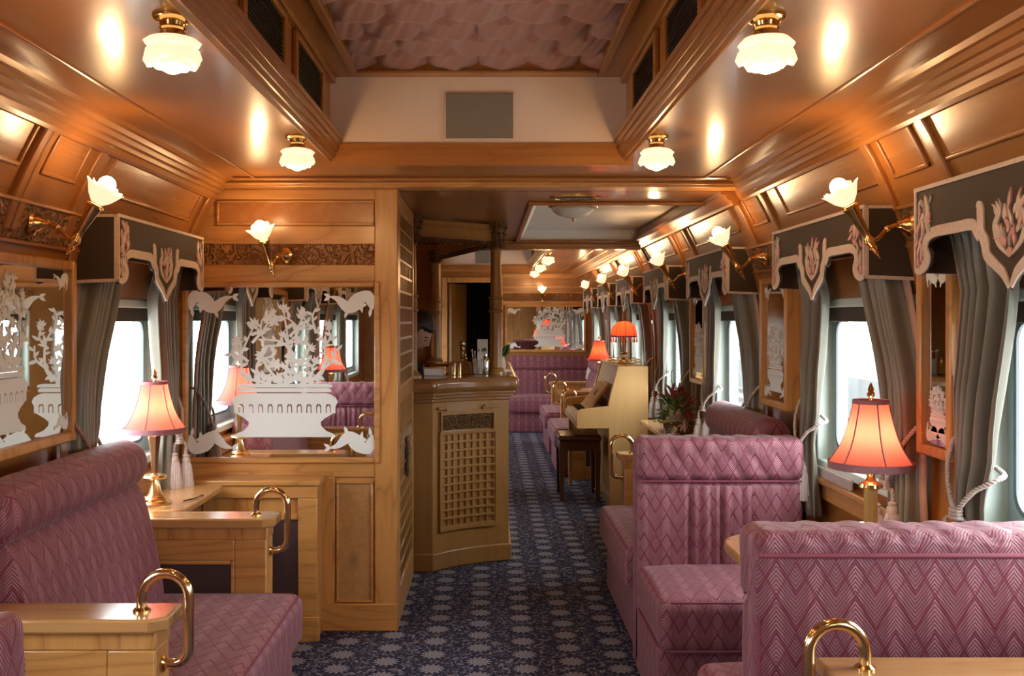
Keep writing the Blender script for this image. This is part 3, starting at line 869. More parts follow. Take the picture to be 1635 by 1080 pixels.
def etched_corner(m, axis, a, b, x, z, s, fx, fz):
    m = Layers(m)
    """curling dolphin-like scroll in a corner"""
    T = lambda p, q: (x + fx * p * s, z + fz * q * s)
    ribbon2(m, [T(2, 30), T(8, 12), T(22, 16), T(38, 26), T(54, 14), T(66, 10)], [4 * s, 20 * s, 25 * s, 19 * s, 9 * s, 2 * s], axis, a, b)
    for p, q, g, L in ((66, 10, .6, 12), (66, 10, -.4, 11), (20, 22, 1.8, 14), (40, 32, 1.2, 12), (10, 8, -2.2, 9), (4, 28, 1.4, 14)):
        m.prism([T(*v) for v in leaf2(p, q, g, L, 6)], axis, a, b)

def wall_mirror(name, label, side, y, hw, z0, z1, group=None, seed=3):
    """mirror on a pier of the side wall"""
    x = 1.345; t = thing(name, label, 'mirror', (side * x, y, z0), 0, group)
    H = z1 - z0; fw = .032
    m = MB()
    for a, b, c, d in ((-hw - fw, -hw, -fw, H + fw), (hw, hw + fw, -fw, H + fw), (-hw, hw, -fw, 0), (-hw, hw, H, H + fw)): m.box(-side * .018, side * .05, a, b, c, d)
    m.build('frame', 'honey_z', t, bevel=.006)
    MB().box(0, side * .012, -hw, hw, 0, H).build('glass', 'mirror_silver', t, smooth=0)
    m = MB(); a, b = -side * .0012, 0
    etched_basket(m, 'x', a, b, 0, .04, min(hw * 2 / 250, .00225), seed=seed); m.build('etched_basket', 'etched_frost', t, smooth=0)
    for fx in (-1, 1):
        for z, fz in ((.008, 1), (H - .008, -1)):
            m = MB(); etched_corner(m, 'x', a, b, fx * (hw - .005), z, .0014, -fx, fz); m.build('etched_scroll', 'etched_frost', t, smooth=0)
    return t
# partition mirror
t = thing('etched_mirror', 'large mirror etched with a basket of flowers on the bar partition', 'mirror', (-.905, PY, .79))
hw, H, fw = .425, .775, .026
m = MB()
for a, b, c, d in ((-hw - fw, -hw, -fw, H + fw), (hw, hw + fw, -fw, H + fw), (-hw, hw, -fw, 0), (-hw, hw, H, H + fw)): m.box(a, b, -.026, 0, c, d)
m.build('frame', 'honey_x', t, bevel=.006)
MB().box(-hw, hw, -.010, -.001, 0, H).build('glass', 'mirror_silver', t, smooth=0)
m = MB()
etched_basket(m, 'y', -.0115, -.010, .016, .092, 1 / 349); m.build('etched_basket', 'etched_frost', t, smooth=0)
for fx in (-1, 1):
    for z, fz in ((.012, 1), (H - .012, -1)):
        m = MB(); etched_corner(m, 'y', -.0115, -.010, fx * (hw - .004), z, .0030, -fx, fz); m.build('etched_scroll', 'etched_frost', t, smooth=0)
# end wall mirror
t = thing('etched_mirror', 'etched mirror on the distant end wall above the last rose bench', 'mirror', (.79, Y1 - .03, 1.02))
hw, H, fw = .50, .56, .03
m = MB()
for a, b, c, d in ((-hw - fw, -hw, -fw, H + fw), (hw, hw + fw, -fw, H + fw), (-hw, hw, -fw, 0), (-hw, hw, H, H + fw)): m.box(a, b, -.012, .03, c, d)
m.build('frame', 'honey_x', t, bevel=.006)
MB().box(-hw, hw, 0, .01, 0, H).build('glass', 'mirror_silver', t, smooth=0)
m = MB(); etched_basket(m, 'y', -.002, 0, .05, .04, 1 / 400, seed=9); m.build('etched_basket', 'etched_frost', t, smooth=0)
for fx in (-1, 1):
    for z, fz in ((.01, 1), (H - .01, -1)):
        m = MB(); etched_corner(m, 'y', -.002, 0, fx * (hw - .004), z, .0022, -fx, fz); m.build('etched_scroll', 'etched_frost', t, smooth=0)
for k, y in enumerate(PIER_R[1:6]):
    if k == 3: continue
    wall_mirror('pier_mirror', ['narrow etched pier mirror between the first and second piano side windows', 'narrow etched pier mirror above the dark rolled bolster', 'narrow etched pier mirror beyond the table with flowers', '', 'small etched pier mirror above the sofa past the piano'][k], 1, y + (.06 if k == 1 else 0), .08 if k == 0 else (.15 if k > 2 else .18), 1.05, 1.58, 'pier mirrors on the piano side')
wall_mirror('pier_mirror', 'etched mirror on the wall above the rose sofa with the rolled bolster', -1, 2.80, .48, 1.05, 1.58, seed=5)

# ================================================================== LAMPS
def rose_shade(m, prof, n=36, lobes=6, amp=.12, M=None, c=(0, 0, 0), ph=0):
    k = len(prof); r0 = prof[0][1]
    def wob(a, z):
        t = abs(z - prof[0][1]) / (abs(prof[-1][1] - prof[0][1]) or 1)
        return 1 + amp * t * cos(lobes * a + ph)
    vs = []; fs = []
    for i, (r, z) in enumerate(prof):
        t = i / (k - 1)
        for q in range(n):
            a = 2 * pi * q / n; rr = r * wob(a, z); zz = z + (prof[-1][1] - prof[0][1]) * .10 * t * t * cos(lobes * a + ph)
            p = Vector((rr * cos(a), rr * sin(a), zz)); vs.append((M @ p if M else p) + Vector(c))
    for i in range(k - 1):
        for q in range(n): w = (q + 1) % n; fs.append((i * n + q, i * n + w, (i + 1) * n + w, (i + 1) * n + q))
    m.add(vs, fs)
def own_light(t, loc, power, r, col=(1, .57, .24)):
    l = bpy.data.lights.new('lamp_light', 'POINT'); l.energy = power * LAMP; l.color = col; l.shadow_soft_size = r
    o = bpy.data.objects.new('lamp_light', l); COL.objects.link(o); o.parent = t; o.location = loc
def make_sconce(label):
    t = thing('torch_sconce', label, 'wall light', (0, 0, 0), 0, 'torch sconces along the walls')
    Ry = Matrix.Rotation(pi / 2, 4, 'Y')
    m = MB(); m.lathe([(.036, 0), (.036, .008), (.026, .014), (.020, .026), (.013, .034), (.010, .05)], 20, M=Ry); m.build('backplate', 'brass', t)
    m = MB(); m.tube(crv([(.045, 0, 0), (.075, 0, -.012), (.105, 0, -.042), (.128, 0, -.050)], 6), .0062, 10); m.ball((.075, 0, -.012), .010); m.build('arm', 'brass', t)
    d = Vector((.50, 0, .866)); A = Matrix.Rotation(R(30), 4, 'Y'); base = Vector((.128, 0, -.05))
    m = MB()
    m.lathe([(.001, -.062), (.004, -.05), (.003, -.046), (.008, -.038), (.006, -.034), (.013, -.022), (.010, -.016), (.018, 0), (.014, .010), (.011, .018), (.014, .05), (.019, .09), (.024, .115), (.027, .118), (.024, .124), (.02, .125)], 18, M=A, c=base)
    m.build('torch', 'brass', t)
    c = base + d * .128
    m = MB()
    rose_shade(m, [(.018, 0), (.034, .016), (.043, .032), (.050, .046), (.056, .052)], 36, 6, .15, A, c)
    rose_shade(m, [(.016, .002), (.028, .022), (.036, .044), (.038, .058)], 30, 5, .12, A, c, 1.0)
    m.build('glass_petals', 'petal_glow', t, smooth=180)
    m = MB(); p = c + d * .062; m.ball(p, .026, 14, 10); m.build('bulb', 'bulb_glow', t, smooth=180)
    own_light(t, c + d * .105, 1.25, .022)
    return t
sc0 = None
SL = ['torch sconce in front of the second window valance on the piano side', 'torch sconce above the dark rolled bolster on the piano side', 'torch sconce above the table of flowers', 'torch sconce behind the red piano lamp', 'torch sconce second from the end wall, past the piano', 'torch sconce nearest-to-corner by the end wall on the piano side']
SL[5] = 'torch sconce beside the end wall corner on the piano side'
for y, l in zip(SCON_R, SL):
    if sc0 is None: sc0 = make_sconce(l); sc0.location = (wx(1.705) - .012, y, 1.705); sc0.rotation_euler = (0, 0, pi); sc0.location.x = wx(1.705) - .012
    else: dup(sc0, (wx(1.705) - .012, y, 1.705), pi, l)
dup(sc0, (-wx(1.705) + .012, 2.96, 1.705), 0, 'torch sconce on the bar side wall above the rose sofa')
dup(sc0, (-wx(1.705) + .012, 1.03, 1.705), 0, 'torch sconce on the bar side wall seen only in the big mirror')
dup(sc0, (-.885, PY - .006, 1.71), -pi / 2 - .32, 'torch sconce on the bar partition above the big etched mirror')
dup(sc0, (.775, Y1 - .01, 1.71), -pi / 2 - .2, 'small torch sconce on the distant end wall above its mirror')

def make_ceiling_light(label):
    t = thing('ceiling_light', label, 'ceiling light', (0, 0, 0), 0, 'rose glass ceiling lights')
    m = MB(); m.lathe([(.041, 0), (.041, -.006), (.036, -.011), (.028, -.014), (.025, -.022), (.028, -.026), (.024, -.030), (.027, -.036), (.029, -.044)], 24); m.build('brass_collar', 'brass', t)
    m = MB()
    rose_shade(m, [(.026, -.042), (.048, -.048), (.057, -.056), (.050, -.064)], 40, 5, .10)
    rose_shade(m, [(.046, -.060), (.056, -.074), (.060, -.090), (.052, -.100)], 40, 6, .08, ph=.8)
    rose_shade(m, [(.040, -.085), (.044, -.100), (.032, -.110), (.004, -.114)], 40, 5, .06, ph=2)
    m.build('glass_shade', 'petal_glow_large', t, smooth=180)
    m = MB(); m.ball((0, 0, -.092), .028, 14, 10); m.build('bulb', 'bulb_glow', t, smooth=180)
    own_light(t, (0, 0, -.142), 2.6, .024)
    return t
c0 = make_ceiling_light('rose glass ceiling light closest to the camera on the bar side'); c0.location = (-.617, 2.07, 2.05)
dup(c0, (.617, 2.07, 2.05), None, 'rose glass ceiling light closest to the camera on the piano side')
dup(c0, (-.617, 3.42, 2.05), None, 'rose glass ceiling light by the header above the partition sconce')
dup(c0, (.617, 3.42, 2.05), None, 'rose glass ceiling light by the header on the piano side')
for s in (-1, 1): dup(c0, (s * .617, .72, 2.05), None, 'rose glass ceiling light behind the camera on the %s side' % ('bar' if s < 0 else 'piano'))
for k, y in enumerate((9.35, 10.75, 12.1)):
    dup(c0, (.60, y, 2.05), None, ['rose glass ceiling light just past the bar beam', 'distant rose glass ceiling light in the middle of three past the bar beam', 'distant rose glass ceiling light closest to the end wall'][k])
# shallow bowl light in the white coffer
t = thing('bowl_ceiling_light', 'brass rimmed shallow glass bowl light in the white ceiling coffer', 'ceiling light', (.53, 5.75, 2.10))
m = MB(); m.lathe([(.10, 0), (.15, -.004), (.155, -.014), (.142, -.022), (.148, -.028), (.135, -.036), (.12, -.036)], 40); m.build('rim', 'brass', t)
m = MB(); m.lathe([(.128, -.034), (.118, -.056), (.09, -.078), (.05, -.092), (.012, -.098)], 48, wob=lambda a, z: 1 + .012 * cos(24 * a)); m.build('glass_bowl', 'dome_cream', t, smooth=180)
m = MB(); m.lathe([(.012, -.094), (.014, -.10), (.006, -.106), (.008, -.112), (.001, -.118)], 14); m.build('finial', 'brass', t)

def make_lamp(label, loc, glasscol=False, red=False, k=1.0, power=2.2, group='brass table lamps'):
    t = thing('table_lamp', label, 'lamp', loc, 0, group)
    S = lambda prof: [(r * k, z * k) for r, z in prof]
    m = MB()
    m.lathe(S([(.066, 0), (.068, .008), (.060, .016), (.050, .018), (.054, .026), (.046, .034), (.04, .036)]), 16)
    m.build('base', 'lamp_brass', t, smooth=25)
    m = MB()
    m.lathe(S([(.040, .036), (.030, .05), (.020, .085), (.018, .10), (.045, .104), (.052, .112), (.046, .120), (.016, .122), (.014, .126)]), 24); m.build('drip_dish', 'lamp_brass', t)
    m = MB()
    if glasscol: m.lathe(S([(.018, .124), (.021, .126), (.021, .228), (.018, .23)]), 8)
    else: m.lathe(S([(.015, .124), (.014, .15), (.017, .20), (.026, .275), (.028, .28), (.022, .285)]), 6)
    m.build('stem', 'gold_glass' if glasscol else 'lamp_brass', t, smooth=20)
    m = MB()
    if glasscol: m.lathe(S([(.02, .23), (.036, .236), (.034, .246), (.016, .256), (.011, .268), (.015, .276), (.01, .29), (.008, .33)]), 20)
    else: m.lathe(S([(.012, .284), (.014, .292), (.009, .30), (.008, .33)]), 16)
    m.build('collar', 'brass', t)
    m = MB(); pr = [(.124, .306), (.107, .330), (.090, .358), (.076, .392), (.065, .43), (.056, .468), (.051, .496)]
    m.lathe(S(pr), 48, wob=lambda a, z: 1 - .018 * abs(cos(4 * a)), caps=False); m.build('shade', 'shade_red' if red else 'shade_rose', t, smooth=180)
    sh = m
    m = MB(); m.lathe(S([(.124, .292), (.1265, .293), (.1265, .314), (.124, .315)]), 48, caps=False); m.lathe(S([(.05, .490), (.054, .491), (.054, .503), (.05, .504)]), 40, caps=False)
    for q in range(6):
        a = pi / 2 * .33 + q * pi / 3
        m.tube([(r * 1.008 * k * cos(a), r * 1.008 * k * sin(a), z * k) for r, z in pr], .0022 * k, 6)
    m.build('shade_trim', 'shade_trim_red' if red else 'shade_trim', t)
    m = MB(); m.lathe(S([(.006, .500), (.005, .508), (.011, .514), (.012, .522), (.008, .528), (.010, .535), (.005, .548), (.001, .556)]), 12); m.tube([(-.05 * k, 0, .497 * k), (.05 * k, 0, .497 * k)], .002 * k, 5); m.build('finial', 'brass', t)
    m = MB(); m.ball((0, 0, .385 * k), .02 * k, 10, 8); m.build('bulb', 'small_bulb', t)
    l = bpy.data.lights.new('lamp_light', 'POINT'); l.energy = power * LAMP; l.color = (1, .72, .46); l.shadow_soft_size = .03
    lo = bpy.data.objects.new('lamp_light', l); COL.objects.link(lo); lo.parent = t; lo.location = (0, 0, .385 * k)
    return t
make_lamp('brass table lamp with bell shade in front of the window by the partition', (-1.262, 3.88, .70), k=.95, power=.95)
make_lamp('brass and glass table lamp with coral shade between the two armchairs', (1.165, 2.93, .70), glasscol=True, k=.96, power=.95)
make_lamp('distant small lamp with red shade beside the end bench', (1.17, 10.17, .70), red=True, k=1.0, group='brass table lamps')
make_lamp('brass table lamp behind the camera on the bar side, seen in the big mirror', (-1.235, 1.0, .70))
# cord of the window lamp
tag(MB().tube(crv([(-1.16, 3.92, .704), (-1.13, 3.98, .705), (-1.125, 4.05, .704), (-1.13, 4.08, .69), (-1.14, 4.09, .60)], 6), .003, 6).build('lamp_cord', 'black_gloss'), 'thin black cord trailing from the window lamp over the table edge', 'cord')
# dome shaded lamp on the piano
t = thing('piano_lamp', 'brass lamp with scarlet tasselled dome shade on top of the piano', 'lamp', (1.10, 7.80, 1.072))
m = MB(); m.lathe([(.05, 0), (.052, .006), (.044, .012), (.046, .02), (.03, .03), (.012, .05), (.010, .07), (.03, .078), (.032, .084), (.012, .092), (.016, .13), (.019, .16), (.014, .19), (.01, .20), (.014, .212), (.008, .225), (.006, .30)], 20); m.build('stem', 'old_brass', t)
m = MB(); pr = [(.100, .215), (.099, .235), (.094, .262), (.084, .29), (.066, .312), (.045, .326), (.03, .33)]; m.lathe(pr, 48, wob=lambda a, z: 1 - .02 * abs(cos(4 * a)), caps=False); m.build('shade', 'shade_red', t, smooth=180)
m = MB(); m.lathe([(.100, .208), (.103, .209), (.103, .219), (.1, .22)], 40, caps=False)
for q in range(8):
    a = q * pi / 4; m.tube([(r * 1.01 * cos(a), r * 1.01 * sin(a), z) for r, z in pr], .002, 5)
    m.lathe([(.002, .21), (.006, .202), (.004, .197), (.006, .185), (.008, .168)], 8, c=(.1 * cos(a), .1 * sin(a), 0))
m.build('shade_trim', 'shade_trim_red', t)
m = MB(); m.lathe([(.03, .328), (.008, .334), (.011, .342), (.001, .356)], 12); m.build('finial', 'old_brass', t)
m = MB(); m.ball((0, 0, .27), .018, 10, 8); m.build('bulb', 'small_bulb', t)
l = bpy.data.lights.new('lamp_light', 'POINT'); l.energy = 2.2 * LAMP; l.color = (1, .62, .32); l.shadow_soft_size = .03
lo = bpy.data.objects.new('lamp_light', l); COL.objects.link(lo); lo.parent = t; lo.location = (0, 0, .275)

# ================================================================== WINDOW DRESSING
OUT = [(.50, -.225), (.475, -.236), (.440, -.228), (.412, -.205), (.405, -.18), (.425, -.165), (.415, -.150), (.385, -.143), (.35, -.14), (.165, -.142), (.155, -.168), (.135, -.176), (.118, -.165), (.112, -.185), (.105, -.21), (.085, -.228), (.05, -.243), (.022, -.262), (.0, -.292)]
def make_valance(side, label, seed):
    rnd = random.Random(seed)
    t = thing('valance', label, 'valance', (0, 0, 1.775), 0, 'embroidered valances on the %s side' % ('piano' if side > 0 else 'bar'))
    xf, xb = 1.205, 1.217
    full = [(.5, 0)] + OUT + [(-u, w) for u, w in OUT[::-1][1:]] + [(-.5, 0)]
    m = MB(); m.prism(full, 'x', side * xf, side * xb)
    ret = [(side * xf, 0), (side * 1.30, 0), (side * 1.345, -.12), (side * 1.375, -.235), (side * xf, -.228)]
    for e in (-1, 1): m.prism(ret, 'y', e * .5, e * .488)
    m.box(side * xf, side * 1.305, -.5, .5, -.012, 0)
    m.build('cloth_panel', 'valance_cloth', t, bevel=.002)
    a, b = side * (xf - .004), side * xf
    m = Layers(MB(), da=-side * 2e-5)
    for e in (-1, 1):
        P = [(e * u, w) for u, w in OUT]
        ribbon2(m, [(e * .492, -.005), (e * .492, -.22)], .010, 'x', a, b, smooth=False)
        ribbon2(m, [(e * .49, -.222), (e * .468, -.226), (e * .440, -.215), (e * .422, -.196), (e * .43, -.178), (e * .436, -.165), (e * .422, -.142), (e * .395, -.13), (e * .36, -.126), (e * .26, -.126), (e * .175, -.127), (e * .150, -.146), (e * .136, -.16)], [.016, .02, .034, .036, .030, .026, .028, .028, .028, .03, .028], 'x', a, b)
        ribbon2(m, [(e * .150, -.080), (e * .136, -.09), (e * .132, -.12), (e * .128, -.15), (e * .112, -.175), (e * .102, -.205), (e * .07, -.226), (e * .03, -.250), (e * .004, -.282)], [.012, .03, .030, .028, .036, .03, .026, .024, .012], 'x', a, b)
        # returns
        m.prism([(side * (xf - .002), -.002), (side * (xf + .010), -.002), (side * (xf + .010), -.226), (side * (xf - .002), -.226)], 'y', e * .5, e * .503)
        m.prism([(side * 1.29, 0), (side * 1.302, 0), (side * 1.347, -.12), (side * 1.377, -.235), (side * 1.365, -.235), (side * 1.337, -.12)], 'y', e * .5, e * .503)
        m.prism([(side * xf, -.002), (side * 1.30, -.002), (side * 1.302, -.012), (side * xf, -.012)], 'y', e * .5, e * .503)
        m.prism([(side * xf, -.218), (side * 1.372, -.225), (side * 1.374, -.236), (side * xf, -.229)], 'y', e * .5, e * .503)
    ribbon2(m, [(-.5, -.005), (.5, -.005)], .011, 'x', a, b, smooth=False)
    m = m.m
    m.build('braid', 'braid', t, smooth=0)
    EM = ['embroidery_pink', 'embroidery_cream', 'embroidery_grey']
    for e in (-1, 1):
        m = Layers(MB(), da=-side * 2e-5)
        for k in range(30):
            u = rnd.uniform(.395, .475); w = -rnd.uniform(.015, .13) * (1 if u > .43 else .8)
            if u < .43 and w < -.10: continue
            m.prism(leaf2(e * u, w, rnd.uniform(-2.3, -.8), rnd.uniform(.025, .05), rnd.uniform(.010, .018), 4, rnd.uniform(-1, 1)), 'x', a, b, rnd.choice((0, 0, 1, 1, 2)))
        for k in range(7): m.prism(leaf2(e * rnd.uniform(.455, .48), -rnd.uniform(.13, .19), rnd.uniform(-2, -1), .035, .012, 4), 'x', a, b, rnd.choice((0, 1)))
        m.m.build('embroidered_spray', EM, t, smooth=0)
    m = Layers(MB(), da=-side * 2e-5)
    for e in (-1, 1): ribbon2(m, [(e * .01, -.21), (e * .05, -.18), (e * .065, -.14), (e * .045, -.11), (e * .06, -.085)], [.006, .016, .02, .014, .004], 'x', a, b, 1)
    for k in range(34):
        q = rnd.uniform(0, 1); u = rnd.uniform(-.06, .06) * (1 - .5 * q); w = -.105 - .095 * q
        m.prism(leaf2(u, w, pi / 2 + u * -14 + rnd.uniform(-.4, .4), rnd.uniform(.025, .05), rnd.uniform(.010, .018), 4, rnd.uniform(-1, 1)), 'x', a, b, rnd.choice((0, 0, 1, 1, 2)))
    m.prism([(.012 * cos(i * pi / 5), -.205 + .012 * sin(i * pi / 5)) for i in range(10)], 'x', a, b, 0)
    m.m.build('embroidered_crest', EM, t, smooth=0)
    return t
VR = {2.22: 'embroidered valance over the first window, close behind the armchair seen from the rear', 3.58: 'embroidered valance over the window beside the coral lamp', 5.36: 'embroidered valance over the window behind the dark bolster', 7.0: 'embroidered valance over the window behind the potted flowers', 8.6: 'embroidered valance over the window behind the piano', 10.15: 'embroidered valance over the window of the distant red lamp', 11.75: 'embroidered valance over the last window before the end wall'}
VL = {3.84: 'embroidered valance over the window beside the bar partition', 1.80: 'embroidered valance over the bar side window level with the first bench, seen in the mirror', .25: 'embroidered valance over the bar side window beside the camera, seen in the mirror'}
v0 = None
for y, l in VR.items():
    if v0 is None: v0 = make_valance(1, l, 4); v0.location.y = y
    else: dup(v0, (0, y, 1.775), None, l)
v0 = None
for y, l in VL.items():
    if v0 is None: v0 = make_valance(-1, l, 8); v0.location.y = y
    else: dup(v0, (0, y, 1.775), None, l)

def lerp(tab, z):
    for (a, va), (b, vb) in zip(tab, tab[1:]):
        if (a >= z >= b) or (a <= z <= b): 
            t = (z - a) / (b - a); t = t * t * (3 - 2 * t); return va + (vb - va) * t
    return tab[-1][1]
WTAB = [(1.74, .275), (1.45, .265), (1.25, .25), (1.08, .215), (.92, .165), (.84, .175), (.60, .21)]
STAB = [(1.74, .0), (1.25, .0), (.96, .0), (.60, .0)]
def rope3(m, pts, r=.0044, pitch=.022):
    """two strands laid round each other"""
    P = [Vector(p) for p in pts]; C = crv(P, 6); d = 0; acc = [0]
    for a, b in zip(C, C[1:]): d += (b - a).length; acc.append(d)
    n = max(8, int(d / (pitch / 6))); S = []
    for k in range(n + 1):
        q = d * k / n; j = 0
        while j < len(acc) - 2 and acc[j + 1] < q: j += 1
        f = (q - acc[j]) / max(acc[j + 1] - acc[j], 1e-9); S.append(C[j].lerp(C[j + 1], min(1, f)))
    for ph in (0, pi):
        out = []
        for k, p in enumerate(S):
            tg = (S[min(k + 1, n)] - S[max(k - 1, 0)]).normalized(); u = tg.cross(Vector((.3, .2, .93)));  u = u.normalized() if u.length > .05 else Vector((1, 0, 0)); w = tg.cross(u)
            a = 2 * pi * (d * k / n) / pitch + ph; out.append(p + (u * cos(a) + w * sin(a)) * r * .75)
        m.tube(out, r, 6)
def make_curtain(side, e, label, seed, rose=False):
    rnd = random.Random(seed); ph = rnd.uniform(0, 6); nf = 5.0
    t = thing('curtain', label, 'curtain', (0, 0, 0), 0, 'grey satin curtains on the %s side' % ('piano' if side > 0 else 'bar'))
    def P(u, v):
        z = 1.72 - v * 1.08
        W = lerp(WTAB, z); tie = max(0, 1 - abs(z - .92) / .3)
        a = 2 * pi * nf * (u ** .75) + ph + .5 * sin(3 * z + ph)
        amp = (.020 + .010 * sin(5 * u + ph)) * (1 - .45 * tie) * (.45 + .55 * min(1, v * 6))
        x = wx(z) - .062 + amp * sin(a) - .02 * tie * sin(pi * u)
        o_ = .540 - .086 * min(1, max(0, (z - 1.22) / .28))
        y = o_ - W * u + .004 * sin(2 * a)
        return (side * x, e * y, z)
    m = MB(); m.grid(P, 84, 34); m.build('drape', 'curtain_satin', t, smooth=180, solid=.003)
    m = MB()
    def hem(u, v):
        p = P(0.0, v); return (p[0] + side * (.0 + .012 * u), p[1] + e * .028 * u - e * .002, p[2])
    m.grid(hem, 2, 24); m.build('lining_edge', 'curtain_lining', t, smooth=180, solid=.003)
    # tie-back: cord from the wall hook down round the drape, knotted in front, two tassels
    tb = 'rope_rose' if rose else 'rope'
    def fr(u, z, d=.018): p = P(u, (1.72 - z) / 1.08); return (side * (wx(z) - .098 - d), p[1], z)
    hook = (side * (wx(1.10) - .03), e * .568, 1.10)
    m = MB(); kx = lambda z: side * (wx(z) - .112)
    ky = P(.60, (1.72 - .90) / 1.08)[1]; kn = (kx(.90), ky, .90)
    def run(u0, z0):
        out = []
        for q in range(9):
            f = q / 8; z = z0 + (.90 - z0) * (1 - (1 - f) ** 1.3)
            y = P(u0, (1.72 - z) / 1.08)[1] * (1 - f) + ky * f
            out.append((kx(z) + side * .03 * (1 - f) ** 3, y, z))
        return out
    rope3(m, [hook, (side * (wx(1.09) - .06), e * .556, 1.09)] + run(0, 1.06)[1:])
    rope3(m, [(side * (wx(1.03) - .012), P(.4, .63)[1], 1.03), (side * (wx(1.02) - .02), P(.85, .64)[1], 1.015), (side * (wx(1.01) - .06), P(1, .65)[1] - e * .006, 1.005)] + run(1.0, .99)[1:])
    for q in range(3): m.tube([(kn[0] + .012 * cos(a), kn[1] + .018 * sin(a), kn[2] - .010 + .010 * q) for a in [i * pi / 5 for i in range(10)]], .006, 7, closed=True)
    tie = m.build('tieback', tb, t)
    MB().ball(hook, .012, 8, 6).build('hook', 'brass', t)
    for q, dx, dy in ((0, .016, -.022), (1, -.020, .024)):
        c = (kn[0] + side * dx, kn[1] + dy, kn[2]); L = .05 + .012 * q; k = 1.25
        m = MB(); rope3(m, [(kn[0], kn[1], kn[2]), (c[0], kn[1] + dy * .8, kn[2] - .02), (c[0], c[1], c[2] - L)])
        m.lathe([(.007, -L), (.016, -L - .006), (.014, -L - .015), (.018, -L - .020), (.020, -L - .034), (.019, -L - .038)], 14, c=c)
        m.build('tassel_cap', tb, tie)
        m = MB(); m.lathe([(.018, -L - .036), (.024, -L - .055), (.031, -L - .12), (.035, -L - .155), (.024, -L - .158)], 44, c=c, wob=lambda a, z: 1 + .07 * cos(22 * a))
        m.build('tassel', 'tassel_thread', tie)
    return t
CN = {2.22: 'the first window', 3.58: 'the window beside the coral lamp', 5.36: 'the window behind the dark bolster', 7.0: 'the window behind the flowers', 8.6: 'the window behind the piano', 10.15: 'the distant red lamp window', 11.75: 'the last window'}
pc = {}
for y, nm in CN.items():
    for e in (-1, 1):
        if y == 2.22 and e < 0: continue
        l = 'grey satin tied curtain on the %s edge of %s' % ('end wall' if e > 0 else 'camera', nm)
        if e not in pc: pc[e] = make_curtain(1, e, l, 5 + e); pc[e].location.y = y
        else: dup(pc[e], (0, y, 0), None, l)
pc = {}
for y, nm in ((3.84, 'the partition window'), (1.80, 'the second window in the big mirror'), (.25, 'the window beside the camera')):
    for e in (-1, 1):
        l = '%s satin tied curtain on the %s edge of %s' % ('grey' if e > 0 else 'shaded', 'partition' if e > 0 else 'sofa', nm)
        if e not in pc: pc[e] = make_curtain(-1, e, l, 9 + e, e < 0); pc[e].location.y = y
        else: dup(pc[e], (0, y, 0), None, l)
# fringe of the lamp-side window blind
def fringe(side, y, label):
    m = MB()
    m.box(side * 1.362, side * 1.374, .06, .45, WB + .002, WB + .010)
    for k in range(39):
        a = .06 + k * .01
        m.box(side * 1.364, side * 1.372, a + .001, a + .008, WB - .026 - .004 * (k % 3), WB + .003)
    o = m.build('blind_fringe', 'tassel_thread'); o.location.y = y
    return tag(o, label, 'fringe', 'blind fringes on the window sills')
fringe(1, 3.58, 'pale blind fringe along the window sill beside the coral lamp')
